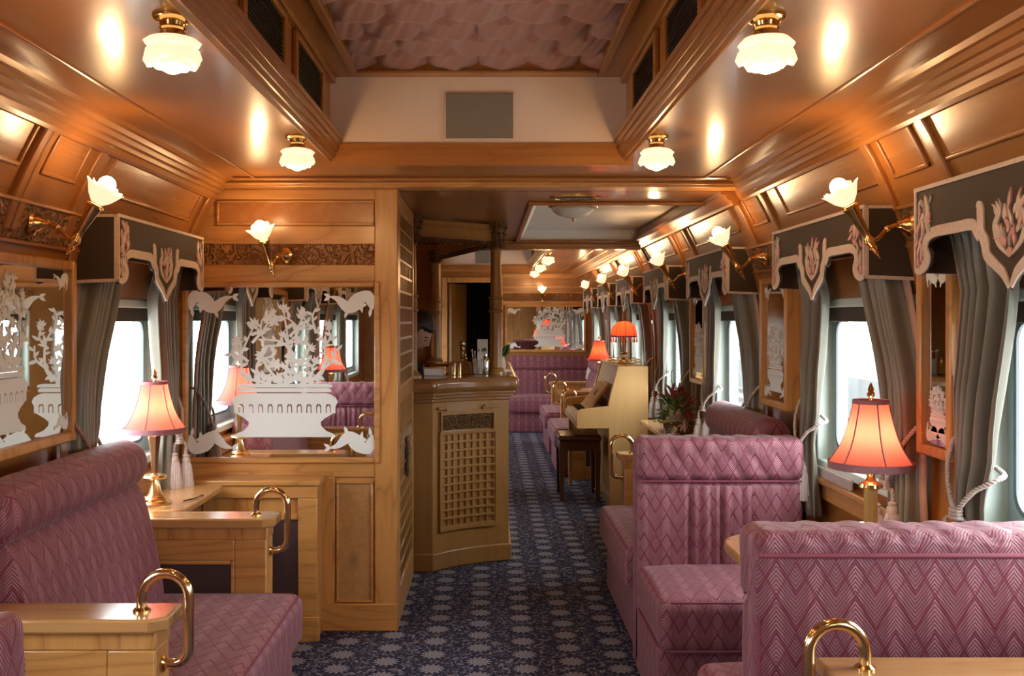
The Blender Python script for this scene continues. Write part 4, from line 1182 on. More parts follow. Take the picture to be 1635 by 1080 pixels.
# ================================================================== SEATING
def make_bench(w, label, loc, rz=0, pleats=True):
    """upright bench; back plane at y=0, sitter faces +y"""
    t = thing('upholstered_bench', label, 'bench', loc, rz, 'rose brocade benches')
    h = w / 2
    m = MB(); m.rbox(-h, h, .065, .62, .0, .27, .018, (14, 8, 6)); m.build('base', 'rose_brocade', t, smooth=180)
    m = MB()
    def puff(p, n, u):
        if n.z > .5: p.z += .025 * (1 - (2 * u[0] - 1) ** 4) * (1 - (2 * u[1] - 1) ** 4)
        return p
    m.rbox(-h, h, .13, .66, .255, .435, .035, (16, 16, 8), puff); m.build('seat_cushion', 'rose_brocade', t, smooth=180)
    m = MB()
    for z in (.262,): m.tube([(-h + .01, .14, z), (-h - .001, .18, z), (-h - .001, .60, z), (-h + .04, .658, z), (h - .04, .658, z), (h + .001, .60, z), (h + .001, .14, z)], .005, 6)
    m.tube([(-h + .03, .16, .428), (-h + .012, .2, .428), (-h + .012, .60, .428), (-h + .04, .645, .428), (h - .04, .645, .428), (h - .012, .6, .428), (h - .012, .16, .428)], .005, 6)
    m.build('seat_piping', 'rose_piping', t)
    m = MB()
    nf = 6; pw_ = .38 * w
    def pl(p, n, u):
        x = p.x
        if n.y > .3 and pleats and abs(x) < pw_ / 2:
            f = (x / pw_ + .5) * nf; p.y += .028 * abs(sin(pi * f)) ** .7 * min(1, (1 - abs(2 * u[2] - 1)) * 8) - .006
        elif n.y > .3: p.y += .012 * (1 - (2 * u[2] - 1) ** 6)
        return p
    m.rbox(-h, h, .04, .145, .02, .775, .03, (96, 6, 12), pl); m.build('backrest', 'rose_brocade', t, smooth=180)
    m = MB(); m.rbox(-h - .003, h + .003, -.004, .085, .02, .898, .016, (12, 6, 12)); m.build('back_panel', 'rose_brocade', t, smooth=180)
    m = MB()
    def quilt(p, n, u):
        if n.y > .2 or n.z > .2:
            a = (p.x / .10 + (p.z - .77) / .13); b = (p.x / .10 - (p.z - .77) / .13)
            q = abs(sin(pi * a / 1)) ** .5 * abs(sin(pi * b / 1)) ** .5
            if abs(p.x) < .42 * w or True: p += n * (.009 if abs(p.x) < .33 * w else .005) * (q - .6)
        return p
    m.rbox(-h - .004, h + .004, .002, .158, .772, .945, .034, (110, 24, 30), quilt); m.build('head_roll', 'rose_brocade', t, smooth=180)
    m = MB(); m.tube([(-h + .004, -.004, .895), (h - .004, -.004, .895)], .006, 8)
    m.tube([(-h + .01, .15, .773), (h - .01, .15, .773)], .004, 6)
    for s in (-1, 1): m.tube([(s * (h - .004), .0, .04), (s * (h - .004), 0, .76)], .005, 6)
    m.build('back_piping', 'rose_piping', t)
    return t
make_bench(.66, 'rose brocade bench with fluted back facing the camera beside the coral lamp', (.968, 4.12, 0), pi)
make_bench(.70, 'rose brocade bench seen from behind in front of the coral lamp', (.985, 2.21, 0), 0)
make_bench(.60, 'rose bench corner cut off by the frame below the near brass handle', (-1.02, 1.49, 0), 0)
make_bench(1.06, 'wide rose bench with quilted top against the distant end wall', (.815, Y1 - .03, 0), pi)

def make_sofa(side, yc, L, label):
    t = thing('wall_sofa', label, 'sofa', (0, yc, 0), 0, 'rose sofas along the walls')
    h = L / 2; S = lambda a, b: (min(side * a, side * b), max(side * a, side * b))
    m = MB(); a, b = S(.665, 1.37); m.rbox(a, b, -h, h, 0, .275, .02, (8, 14, 6)); m.build('base', 'rose_brocade', t, smooth=180)
    def puff(p, n, u):
        if n.z > .5: p.z += .022 * (1 - (2 * u[0] - 1) ** 4) * (1 - (2 * u[1] - 1) ** 4)
        return p
    a, b = S(.625, 1.22); m = MB(); m.rbox(a, b, -h, h, .262, .435, .035, (16, 20, 8), puff); m.build('seat_cushion', 'rose_brocade', t, smooth=180)
    m = MB(); x = side * .640
    m.tube([(side * 1.1, -h + .012, .428), (side * .67, -h + .012, .43), (x, -h + .04, .428), (x, h - .04, .428), (side * .67, h - .012, .43), (side * 1.1, h - .012, .428)], .005, 6)
    m.build('seat_piping', 'rose_piping', t)
    prof = [(1.12, .36), (1.115, .46), (1.135, .58), (1.16, .70), (1.19, .80), (1.24, .86), (1.33, .87), (1.375, .87), (1.375, .26), (1.14, .26)]
    P = [(p.x, p.y) for p in crv([(q[0], q[1], 0) for q in prof[:7]], 4)] + prof[7:]
    m = MB(); vs = []; n = 24; k = len(P)
    for j in range(n + 1):
        v = -1 + 2 * j / n; sh = max(0, (abs(v) - .90) / .10)
        rib = .0045 * abs(sin(j * pi / 2 * 1.0)) if 0 < j < n else 0
        for (x_, z_) in P:
            q = 1 - (1 - sqrt(max(0, 1 - sh * sh))) * .5
            xx = 1.375 - (1.375 - x_) * (q if x_ < 1.37 else 1); zz = .26 + (z_ - .26) * (1 - (1 - q) * .25)
            vs.append((side * xx, h * v, zz))
    fs = [(j * k + i, j * k + (i + 1) % k, (j + 1) * k + (i + 1) % k, (j + 1) * k + i) for j in range(n) for i in range(k)] + [tuple(range(k)), tuple(n * k + i for i in range(k))[::-1]]
    if side > 0: fs = [f[::-1] for f in fs]
    fs = [f[::-1] for f in fs]
    m.add(vs, fs); m.build('backrest', 'rose_brocade', t, smooth=50)
    Rx = Matrix.Rotation(-pi / 2, 4, 'X'); r = .088; m = MB()
    pr = [(.001, -h + .004), (.04, -h + .006), (.07, -h + .014), (.083, -h + .03), (r, -h + .055)] + [(r + .0015 * sin(i * 9), -h + .055 + (L - .11) * i / 16) for i in range(1, 16)] + [(r, h - .055), (.083, h - .03), (.07, h - .014), (.04, h - .006), (.001, h - .004)]
    m.lathe(pr, 36, c=(side * 1.262, 0, .905), M=Rx, caps=False); m.build('bolster', 'rose_brocade', t, smooth=60)
    return t
make_sofa(-1, 3.06, 1.06, 'rose sofa with rolled bolster under the etched wall mirror beside the window lamp')
make_sofa(1, 4.77, 1.02, 'rose sofa with dark rolled bolster behind the fluted bench')
make_sofa(1, 9.42, 1.0, 'rose sofa just past the piano on the piano side')
make_sofa(1, 10.96, .98, 'rose sofa between the last two brass handles by the end bench')

def make_armrest(side, label):
    t = thing('armrest_divider', label, 'divider', (0, 0, 0), 0, 'ash dividers with brass handles')
    S = lambda m, a, b, *r: m.box(min(side * a, side * b), max(side * a, side * b), *r)
    m = MB(); p = [(.775, -.075), (.735, -.045), (.735, .075), (1.375, .075), (1.375, -.075)]
    m.prism([(side * x, y) for x, y in p], 'z', .665, .70); m.build('divider_top', 'table_wood', t, bevel=.007, seg=3)
    m = MB(); S(m, .765, 1.37, -.045, .045, 0, .62); S(m, .762, 1.372, -.055, .055, .62, .665)
    m.build('body', 'honey_z', t, bevel=.004)
    m = MB()
    for y0, y1 in ((-.055, -.045), (.045, .055)):
        S(m, .765, .88, y0, y1, .0, .62); S(m, 1.29, 1.37, y0, y1, 0, .62); S(m, .88, 1.29, y0, y1, 0, .12)
        S(m, .88, 1.29, y0, y1, .545, .62)
        S(m, .88, .895, y0 * .97, y1 * .97, .12, .545); S(m, 1.275, 1.29, y0 * .97, y1 * .97, .12, .545); S(m, .895, 1.275, y0 * .97, y1 * .97, .53, .545)
    m.build('face_frame', 'honey_x', t, bevel=.004)
    m = MB()
    for y0 in (-.049, .045): S(m, .895, 1.275, y0, y0 + .004, .12, .53)
    m.build('inset_panel', 'dark_leather', t)
    m = MB(); path = [(side * .815, 0, .70), (side * .815, 0, .735)]
    for k in range(1, 12): a = pi * k / 12; path.append((side * (.757 + .058 * cos(a)), 0, .735 + .058 * sin(a)))
    path += [(side * .699, 0, .735), (side * .699, 0, .61)]
    for k in range(1, 7): a = pi / 2 * k / 6; path.append((side * (.739 - .040 * cos(a)), 0, .61 - .040 * sin(a)))
    path += [(side * .766, 0, .57)]
    m.tube(path, .0125, 14); m.build('handle', 'brass_polished', t, smooth=60)
    m = MB(); m.lathe([(.021, 0), (.021, .004), (.015, .009), (.0125, .011)], 18, c=(side * .815, 0, .70)); m.build('handle_flange', 'brass', t)
    m = MB(); m.lathe([(.021, 0), (.021, .004), (.015, .009)], 18, c=(side * .764, 0, .57), M=Matrix.Rotation(-side * pi / 2, 4, 'Y')); m.build('handle_flange', 'brass', t)
    return t
aL = make_armrest(-1, 'ash divider with brass handle at the camera end of the rose sofa, closest divider'); aL.location.y = 2.455
dup(aL, (0, 3.66, 0), None, 'ash divider with brass handle and dark panel beside the window lamp')
aR = make_armrest(1, 'ash divider with brass handle behind the bench seen from its rear'); aR.location.y = 2.05
for y, l in ((5.36, 'ash divider with brass handle between the fluted bench and the piano'), (8.82, 'ash divider with brass handle right behind the piano keyboard'), (10.02, 'ash divider with brass handle second past the piano'), (11.52, 'ash divider with brass handle closest to the end bench')):
    dup(aR, (0, y, 0), None, l)

def wall_table(side, y0, y1, xin, label, r=.06, leg=True, z=.70):
    t = thing('wall_table', label, 'table', (0, 0, 0), 0)
    p = [(1.372, y0), (xin + r, y0)] + [(xin + r - r * sin(a), y0 + r - r * cos(a)) for a in [i * pi / 12 for i in range(1, 7)]] + [(xin + r - r * cos(a), y1 - r + r * sin(a)) for a in [i * pi / 12 for i in range(0, 7)]] + [(1.372, y1)]
    m = MB(); m.prism([(side * x, y) for x, y in p], 'z', z - .03, z); m.build('table_top', 'table_wood', t, bevel=.008, seg=3)
    m = MB(); c = (y0 + y1) / 2
    m.prism([(side * 1.372, z - .30), (side * 1.372, z - .03), (side * (xin + .08), z - .03), (side * (xin + .08), z - .06)], 'y', c - .02, c + .02)
    m.build('bracket', 'honey_z', t, bevel=.004)
    if leg:
        m = MB(); m.lathe([(.12, 0), (.12, .012), (.03, .03), (.022, .06), (.022, z - .05), (.06, z - .032), (.06, z - .03)], 20, c=(side * (xin + .16), c, 0)); m.build('pedestal', 'brass', t)
    return t
wall_table(-1, 3.745, 4.36, 1.11, 'small ash window table carrying the brass lamp by the partition', leg=False)
wall_table(1, 2.88, 3.36, .80, 'small ash table between the two benches under the coral lamp', r=.16)
wall_table(1, 5.46, 7.12, 1.12, 'narrow ash wall table carrying the potted flowers', r=.02, leg=False)
wall_table(1, 10.06, 10.40, 1.0, 'small distant wall table carrying the red lamp', leg=False)
wall_table(-1, .80, 1.22, 1.05, 'bar side table beside the camera, carrying a lamp seen in the mirror', leg=False)

# ================================================================== BAR
t = thing('bar_counter', 'carved oak bar counter with concave lattice front and moulded top', 'bar', (0, 0, 0))
A, B, SAG = Vector((-.275, 5.60)), Vector((.158, 5.87)), .045
chord = (B - A); CL = chord.length; cd = chord / CL; cn = Vector((cd.y, -cd.x))     # towards the room
def face(q, off=0.0):
    """point on the concave front: q 0..1 along, off towards the room"""
    p = A + chord * q - cn * (SAG * 4 * q * (1 - q)) + cn * off
    return (p.x, p.y)
arc = [face(i / 16) for i in range(17)]
def outline(o):
    ar = [face(i / 16, o) for i in range(17)]
    ar[0] = (ar[0][0] - o * .2, 5.60 - o); ar[-1] = (.158 + o, ar[-1][1])
    return [(-.455, 5.60 - o)] + ar + [(.158 + o, 7.9), (-.41, 7.9), (-.41, 7.5), (-.20 - o, 7.5), (-.20 - o, 6.15 + o), (-.455, 6.02 + o)]
m = MB(); m.prism(outline(0), 'z', 0, .985); m.build('body', 'bar_oak', t, smooth=30)
m = MB(); m.prism(outline(.016), 'z', 0, .10); m.build('plinth', 'bar_oak', t, smooth=30, bevel=.006)
m = MB()
for o, z0, z1 in ((.010, .945, .972), (.026, .966, .990), (.036, .984, 1.004)):
    m.prism(outline(o), 'z', z0, z1)
m.build('cornice_moulding', 'bar_oak_top', t, smooth=30, bevel=.007, seg=3)
m = MB(); m.prism(outline(.062), 'z', 1.002, 1.085); m.build('counter_top', 'bar_oak_top', t, smooth=40, bevel=.030, seg=5)
def slab(m, q0, q1, z0, z1, o0, o1, n=8):
    f = [face(q0 + (q1 - q0) * i / n, o1) for i in range(n + 1)]; b = [face(q0 + (q1 - q0) * i / n, o0) for i in range(n + 1)]
    m.prism(f + b[::-1], 'z', z0, z1)
Q0, Q1, Z0, Z1 = .13, .82, .235, .765
m = MB()
nx, nz = 8, 11
for i in range(nx + 1): q = Q0 + (Q1 - Q0) * i / nx; slab(m, q - .011, q + .011, Z0, Z1, -.004, .012, 1)
for k in range(nz + 1): z = Z0 + (Z1 - Z0) * k / nz; slab(m, Q0 - .011, Q1 + .011, z - .0065, z + .0065, -.003, .015, 10)
m.build('lattice_panel', 'bar_oak', t, bevel=.0015, seg=1)
m = MB()
slab(m, Q0 - .035, Q0 - .008, Z0 - .02, Z1 + .012, -.003, .018); slab(m, Q1 + .008, Q1 + .03, Z0 - .02, Z1 + .012, -.003, .018); slab(m, Q0 - .035, Q1 + .03, Z0 - .024, Z0 - .004, -.003, .018, 10); slab(m, Q0 - .035, Q1 + .03, Z1 + .002, Z1 + .014, -.003, .02, 10)
slab(m, Q0 - .02, Q1 + .01, .872, .884, -.003, .02, 10); slab(m, Q0 - .02, Q0, .775, .875, -.003, .018); slab(m, Q1 - .01, Q1 + .01, .775, .875, -.003, .018)
slab(m, Q0 - .02, Q1, .884, .896, -.003, .016, 10)
# raised shoulders of the carved hood
for q0, q1 in ((Q0 - .06, Q0 + .07), (Q1 - .12, Q1 + .09)): slab(m, q0, q1, .905, .922, -.003, .020)
slab(m, Q0 + .06, Q0 + .09, .888, .912, -.003, .018, 3); slab(m, Q1 - .14, Q1 - .11, .888, .912, -.003, .018, 3)
m.build('panel_moulding', 'bar_oak', t, bevel=.003)
m = MB(); slab(m, Q0, Q1 - .01, .785, .872, -.003, .006, 10); 
for i in range(7):
    q = Q0 + .05 + (Q1 - Q0 - .11) * i / 6; zc = .828
    for s in (-1, 1):
        pts = [(*face(q + s * .045 * r_ * cos(a), .007), zc + .032 * r_ * sin(a)) for r_, a in [(1 - j / 14, s * j * .55 + i) for j in range(12)]]
        m.tube(pts, .005, 6)
m.build('carved_panel', 'carved_gilt_wood', t)
# turned columns and fretwork canopy over the bar
def make_column(label, x, y, z0, zt):
    t = thing('bar_column', label, 'column', (x, y, z0), 0, 'turned columns of the bar canopy')
    H = zt - z0; W = lambda p: [(r * 1.32, z) for r, z in p]
    m = MB(); m.lathe(W([(.050, 0), (.050, .012), (.040, .016), (.042, .026), (.032, .034), (.030, .04)]), 20); m.build('base', 'bar_oak', t)
    m = MB(); zr = H * .46
    m.lathe(W([(.029, .036), (.028, zr - .05), (.034, zr - .046), (.034, zr - .036), (.027, zr - .03), (.030, zr), (.027, zr + .03), (.034, zr + .036), (.034, zr + .046), (.026, zr + .05), (.023, H - .17), (.028, H - .165), (.024, H - .155)]), 20, wob=lambda a, z: 1 + .02 * cos(10 * a)); m.build('shaft', 'bar_oak', t)
    m = MB(); m.lathe(W([(.024, H - .165), (.034, H - .14), (.030, H - .12), (.040, H - .07), (.048, H - .02), (.050, H)]), 20, wob=lambda a, z: 1 + .09 * cos(8 * a))
    for k in range(4):
        for q in range(8 + k):
            a = 2 * pi * q / (8 + k) + k; rr = .046 + .0065 * k
            m.ball((rr * cos(a), rr * sin(a), H - .145 + .038 * k), .010, 7, 5)
    m.build('carved_capital', 'old_brass' if False else 'carved_gilt_wood', t)
c1, c2, c3 = (-.408, 5.72), (.085, 6.14), (-.365, 7.60)
make_column('turned bar column rising beside the lattice screen', *c1, 1.085, 2.012)
make_column('turned bar column in the middle of the opening, by the menu card', *c2, 1.085, 2.012)
make_column('slimmer turned bar column behind the bartender', *c3, 1.085, 2.012)
t = thing('bar_canopy', 'carved fretwork canopy beams joining the bar columns', 'canopy', (0, 0, 0))
def beam(p, q, par):
    p, q = Vector(p), Vector(q); d = (q - p); L = d.length; d /= L; n = Vector((-d.y, d.x))
    def qd(m, a, b, z0, z1, w):
        pts = [p + d * a + n * w, p + d * b + n * w, p + d * b - n * w, p + d * a - n * w]
        m.prism([(v.x, v.y) for v in pts], 'z', z0, z1)
    m = MB(); qd(m, .03, L - .03, 1.905, 2.0, .016); qd(m, .03, L - .03, 1.955, 1.967, .024); qd(m, .03, L - .03, 1.898, 1.908, .022); m.build('beam', 'bar_oak', par, bevel=.004)
    m = MB(); k = int(L / .03)
    for i in range(k):
        a = .05 + (L - .10) * i / k; c = a + (L - .10) / k / 2; w = (L - .1) / k * .5
        for s in (-1, 1):
            u0 = p + d * c; u1 = p + d * (c + s * w)
            m.tube([(u0.x, u0.y, 1.898), (u1.x, u1.y, 1.885), (u0.x, u0.y, 1.872)], .0048, 6)
        u = p + d * c; m.ball((u.x, u.y, 1.870), .006, 6, 4)
    m.build('fretwork', 'carved_gilt_wood', par)
beam(c1, c2, t); beam(c2, c3, t)
# lattice screens closing the bar side
def lattice_screen(label, y0, y1):
    t = thing('lattice_screen', label, 'screen', (0, 0, 0), 0, 'oak lattice screens of the bar')
    x0, x1 = -.412, -.376; fw = .06
    m = MB()
    m.box(x0, x1, y0, y0 + fw, 0, 2.01); m.box(x0, x1, y1 - fw, y1, 0, 2.01)
    for a, b in ((0, .16), (1.02, 1.10), (1.93, 2.01)): m.box(x0, x1, y0 + fw, y1 - fw, a, b)
    m.build('frame', 'honey_z', t, bevel=.004)
    m = MB(); w = y1 - y0 - 2 * fw
    for z0, z1 in ((1.10, 1.93), (.16, 1.02)):
        nz = int((z1 - z0) / .075); ny = max(2, int(w / .075))
        for i in range(nz + 1): z = z0 + (z1 - z0) * i / nz; m.box(x0 + .008, x1 - .004, y0 + fw, y1 - fw, z - .007, z + .007)
        for i in range(ny + 1): y = y0 + fw + w * i / ny; m.box(x0 + .012, x1 - .008, y - .007, y + .007, z0, z1)
    m.build('lattice', 'bar_oak', t, bevel=.002, seg=1)
    m = MB(); m.box(x0 + .002, x0 + .010, y0 + fw, y1 - fw, .16, 1.02); m.build('backing_panel', 'bar_oak', t)
    m = MB(); m.box(x1 - .006, x1 + .012, (y0 + y1) / 2 - .05, (y0 + y1) / 2 + .05, .62, .82); m.build('carved_boss', 'carved_gilt_wood', t, bevel=.006)
lattice_screen('oak lattice screen between the partition post and the bar counter', 4.645, 5.535)
lattice_screen('distant oak lattice screen behind the bar', 7.96, 8.48)
m = MB(); m.box(-1.45, -.373, 8.50, 8.58, 0, 2.06); struct(m.build('wall_partition_far', 'amber_x'))
# back bar shelf against the side wall, with bottles
t = thing('back_bar_cabinet', 'dark wooden back bar cabinet against the wall behind the bartender', 'cabinet', (-1.37, 6.8, 0))
m = MB(); m.box(0, .36, -.8, .8, 0, .95); m.build('body', 'bar_oak', t, bevel=.005)
m = MB(); m.box(0, .39, -.82, .82, .95, .985); m.build('cabinet_top', 'bar_oak_top', t, bevel=.006)
m = MB(); m.box(.02, .22, -.8, .8, 1.28, 1.30); m.build('shelf', 'bar_oak', t, bevel=.003)
for k, (y, lb) in enumerate(((6.35, 'added small cream fill lamp on the back bar behind the bartender'), (7.25, 'added small cream fill lamp on the back bar by the far lattice screen'))):
    lp = thing('bar_fill_lamp', lb, 'lamp', (-1.17, y, .985), 0, 'added cream fill lamps on the back bar')  # lamps added to brighten the bar from behind
    m = MB(); m.lathe([(.05, 0), (.05, .01), (.014, .02), (.012, .17)], 16); m.build('base', 'brass', lp)
    m = MB(); m.lathe([(.085, .15), (.05, .26)], 24, caps=False); m.build('shade', 'shade_cream', lp, smooth=180)
    m = MB(); m.ball((0, 0, .20), .02, 10, 8); m.build('bulb', 'small_bulb', lp)
    own_light(lp, (0, 0, .20), 4.0, .03, (1, .68, .38))
for k in range(3): m = MB(); m.box(.36, .372, -.77 + k * .52, -.29 + k * .52, .08, .90); m.build('door', 'bar_oak', t, bevel=.004)

# ------------------------------------------------------------------ things on the counter
CT = 1.0855
t = thing('napkin_box', 'low glass sided napkin box with gold rim at the lattice end of the counter', 'box', (-.285, 5.93, CT))
m = MB(); m.box(-.066, .066, -.05, .05, 0, .042); m.build('body', 'linen_white', t, bevel=.003)
m = MB(); m.box(-.07, .07, -.054, .054, .042, .05); m.box(-.07, -.064, -.054, -.048, 0, .042); m.box(.064, .07, -.054, -.048, 0, .042); m.build('gold_rim', 'brass_polished', t, bevel=.002)
tag(MB().lathe([(.10, 0), (.11, .005), (.112, .009), (.1, .006), (.02, .004)], 28).build('serving_tray', 'brass_polished', loc=(-.345, 6.16 - .2, CT) if False else (-.31, 6.10, CT)), 'round brass tray behind the napkin box on the bar counter', 'tray')
tum = MB().lathe([(.012, 0), (.014, .002), (.0135, .07), (.0145, .075), (.012, .075), (.012, .06)], 16).build('brass_tumbler', 'brass_polished', loc=(-.168, 5.96, CT))
tag(tum, 'slim gold tumbler next to the napkin box', 'cup', 'gold tumblers on the counter')
q = tum.copy(); COL.objects.link(q); q.location = (-.135, 5.98, CT); q['label'] = 'slim gold tumbler next to the copper pyramid decanter'
t = thing('pyramid_decanter', 'copper pyramid shaped decanter in the middle of the bar counter', 'decanter', (-.104, 6.04, CT))
m = MB(); m.lathe([(.044, 0), (.046, .006), (.036, .03), (.016, .075), (.011, .09)], 6); m.build('body', 'old_brass', t, smooth=10)
m = MB(); m.lathe([(.009, .088), (.013, .096), (.008, .104), (.011, .112), (.001, .122)], 12); m.build('stopper', 'brass', t)
t = thing('stirrer_jar', 'clear glass jar of silver stirrers on the bar counter', 'jar', (-.026, 6.02, CT))
m = MB(); m.lathe([(.03, 0), (.034, .004), (.034, .095), (.031, .095), (.031, .008), (.001, .006)], 20, caps=False); m.build('glass', 'clear_glass', t)
for k in range(9):
    a = k * .7; m = MB(); m.tube([(.018 * cos(a), .018 * sin(a), .01), (.036 * cos(a), .036 * sin(a), .13 + .006 * (k % 3))], .0022, 6); m.ball((.037 * cos(a), .037 * sin(a), .136 + .006 * (k % 3)), .0065, 8, 6); m.build('stirrer', 'silver', t)
t = thing('cocktail_shaker', 'tall narrow silver shaker beside the middle column on the counter', 'shaker', (.022, 6.06, CT))
m = MB(); m.lathe([(.019, 0), (.020, .003), (.023, .085), (.021, .09)], 20); m.build('body', 'silver', t)
m = MB(); m.lathe([(.022, .09), (.020, .1), (.012, .11), (.012, .122), (.002, .126)], 20); m.build('lid', 'silver', t)
t = thing('menu_card', 'white menu card standing behind the shaker, with a green emblem', 'menu', (.0, 6.66, CT))
m = MB(); m.box(-.035, .035, -.003, .003, .01, .20); m.build('card', 'paper', t)
m = MB(); m.box(-.04, .04, -.02, .02, 0, .012); m.build('stand', 'bar_oak', t, bevel=.002)
m = MB(); m.prism([(.012 + .014 * cos(i * pi / 6), .13 + .014 * sin(i * pi / 6)) for i in range(12)], 'y', -.0045, -.003); m.build('emblem', 'leaf_green', t)
t = thing('leaf_sprig_vase', 'small vase with a dark green sprig behind the middle column', 'vase', (.128, 6.62, CT))
m = MB(); m.lathe([(.022, 0), (.028, .02), (.024, .06), (.016, .08), (.019, .09)], 16); m.build('vase', 'ivory', t)
for k in range(6):
    a = k * 1.05; m = MB(); m.prism(leaf2(0, 0, pi / 2, .10, .05), 'y', -.001, .001)
    o = m.build('leaf', 'leaf_green', t); o.location = (.008 * cos(a), .008 * sin(a), .08); o.rotation_euler = (.5 * sin(a), .5 * cos(a), a)
t = thing('napkin_plate', 'small plate of folded napkins at the aisle end of the counter', 'plate', (.15, 6.25, CT))
m = MB(); m.lathe([(.02, 0), (.044, .006), (.046, .009), (.04, .008), (.01, .004)], 24); m.build('plate', 'ivory', t)
m = MB(); m.box(-.026, .026, -.02, .02, .008, .020); m.build('napkin', 'linen_white', t, bevel=.003)
t = thing('beer_tap', 'small brass beer tap with a round knob at the back of the counter', 'tap', (-.14, 6.75, CT))
m = MB(); m.lathe([(.03, 0), (.03, .01), (.014, .02), (.012, .12), (.018, .13), (.012, .14), (.01, .15)], 16); m.tube([(0, -.0, .10), (0, -.045, .105), (0, -.06, .085)], .006, 8); m.build('post', 'brass_polished', t)
m = MB(); m.ball((0, 0, .168), .022, 12, 8); m.build('knob', 'silver', t)
t = thing('cash_register', 'black till with a small screen in front of the bartender', 'till', (-.385, 5.90, CT))
m = MB(); m.prism([(-.05, 0), (.05, 0), (.05, .04), (-.05, .075)], 'x', -.045, .045); m.build('body', 'black_gloss', t, bevel=.004)
m = MB(); m.prism([(-.046, .0735), (.046, .0415), (.046, .044), (-.046, .0765)], 'x', -.038, .038); m.build('screen', 'black_gloss', t)
# ================================================================== PIANO CORNER
t = thing('upright_piano', 'small blond wood upright piano with open music desk facing the aisle', 'piano', (0, 0, 0))
PA, PB = 7.45, 8.60
prof = [(1.007, 1.068), (1.235, 1.068), (1.235, 0), (.945, 0), (.935, .79)]
for a, b in ((PA, PA + .035), (PB - .035, PB)): MB().prism(prof, 'y', a, b).build('side_panel', 'piano_wood', t, bevel=.005)
m = MB(); m.box(1.0, 1.24, PA - .01, PB + .01, 1.068, 1.088) if False else m.box(1.01, 1.235, PA + .035, PB - .035, 1.045, 1.066); m.build('lid', 'piano_wood', t, bevel=.004)
m = MB(); m.prism([(1.015, 1.05), (1.04, 1.05), (.975, .80), (.95, .80)], 'y', PA + .035, PB - .035); m.build('upper_panel', 'piano_wood', t)
m = MB(); m.box(.975, .995, PA + .035, PB - .035, .06, .60); m.box(.95, 1.0, PA + .035, PB - .035, 0, .07); m.build('lower_panel', 'bar_oak', t, bevel=.003)
m = MB(); m.box(1.20, 1.23, PA + .035, PB - .035, .0, 1.04); m.build('back_panel', 'piano_wood', t)
m = MB(); m.box(.70, .975, PA + .035, PB - .035, .60, .655); m.build('keybed', 'piano_wood', t, bevel=.005)
for a, b in ((PA, PA + .03), (PB - .03, PB)):
    m = MB(); m.prism([(.70, .60), (.945, .60), (.945, .77), (.735, .745), (.70, .73)], 'y', a, b); m.build('key_cheek', 'piano_wood', t, bevel=.004)
m = MB(); n = 36; w = (PB - PA - .07) / n
for k in range(n): m.box(.715, .86, PA + .035 + k * w + .0008, PA + .035 + (k + 1) * w - .0008, .655, .676)
m.build('white_keys', 'ivory', t, bevel=.0015, seg=1)
m = MB()
for k in range(n):
    if k % 7 in (0, 1, 3, 4, 5): y = PA + .035 + (k + 1) * w; m.box(.765, .86, y - .006, y + .006, .676, .689)
m.build('black_keys', 'black_gloss', t, bevel=.0015, seg=1)
m = MB(); m.box(.86, .975, PA + .035, PB - .035, .655, .70); m.build('fall_board', 'dark_room', t, bevel=.003)
m = MB(); c = [(.80, .735), (.815, .722), (.965, .915), (.95, .928)]; m.prism(c, 'y', PA + .15, PB - .45)
m.prism([(.79, .73), (.83, .70), (.837, .712), (.80, .742)], 'y', PA + .15, PB - .45); m.build('music_desk', 'piano_wood', t, bevel=.003)
m = MB(); m.prism([(.868, .825), (.873, .820), (.905, .862), (.90, .867)], 'y', PA + .34, PA + .46); m.build('desk_slot', 'stool_wood', t)
for y in (PB - .10,): MB().prism([(.72, .60), (.755, .60), (.75, .0), (.725, .0)], 'y', y - .02, y + .02).build('leg', 'piano_wood', t, bevel=.004)
for dy in (-.09, .09):
    MB().box(.90, .96, 8.02 + dy - .012, 8.02 + dy + .012, .03, .045).build('pedal', 'brass', t, bevel=.004)
t = thing('piano_gallery_tray', 'dark metal tray with open rails on top of the piano under the lamp', 'tray', (1.10, 7.80, 1.0675))
m = MB(); m.box(-.10, .10, -.22, .22, 0, .004); m.build('plate', 'old_brass', t)
m = MB()
for z in (.022, .042): m.tube([(-.10, -.22, z), (.10, -.22, z), (.10, .22, z), (-.10, .22, z)], .004, 8, closed=True)
for x in (-.1, 0, .1):
    for y in (-.22, .22): m.tube([(x, y, 0), (x, y, .044)], .004, 6)
m.build('rail', 'old_brass', t)
t = thing('piano_stool', 'dark square piano stool with tapered legs in front of the keyboard', 'stool', (.755, 7.98, 0))
m = MB(); m.rbox(-.17, .17, -.21, .21, .46, .51, .02, (8, 8, 6)); m.build('seat', 'stool_wood', t, smooth=180)
m = MB(); m.box(-.16, .16, -.20, .20, .39, .46); m.build('apron', 'stool_wood', t, bevel=.004)
for x in (-.14, .14):
    for y in (-.18, .18):
        m = MB(); a, b = .022, .014
        m.add([(x - b, y - b, 0), (x + b, y - b, 0), (x + b, y + b, 0), (x - b, y + b, 0), (x - a, y - a, .40), (x + a, y - a, .40), (x + a, y + a, .40), (x - a, y + a, .40)], [(0, 3, 2, 1), (4, 5, 6, 7), (0, 1, 5, 4), (1, 2, 6, 5), (2, 3, 7, 6), (3, 0, 4, 7)]); m.build('leg', 'stool_wood', t)

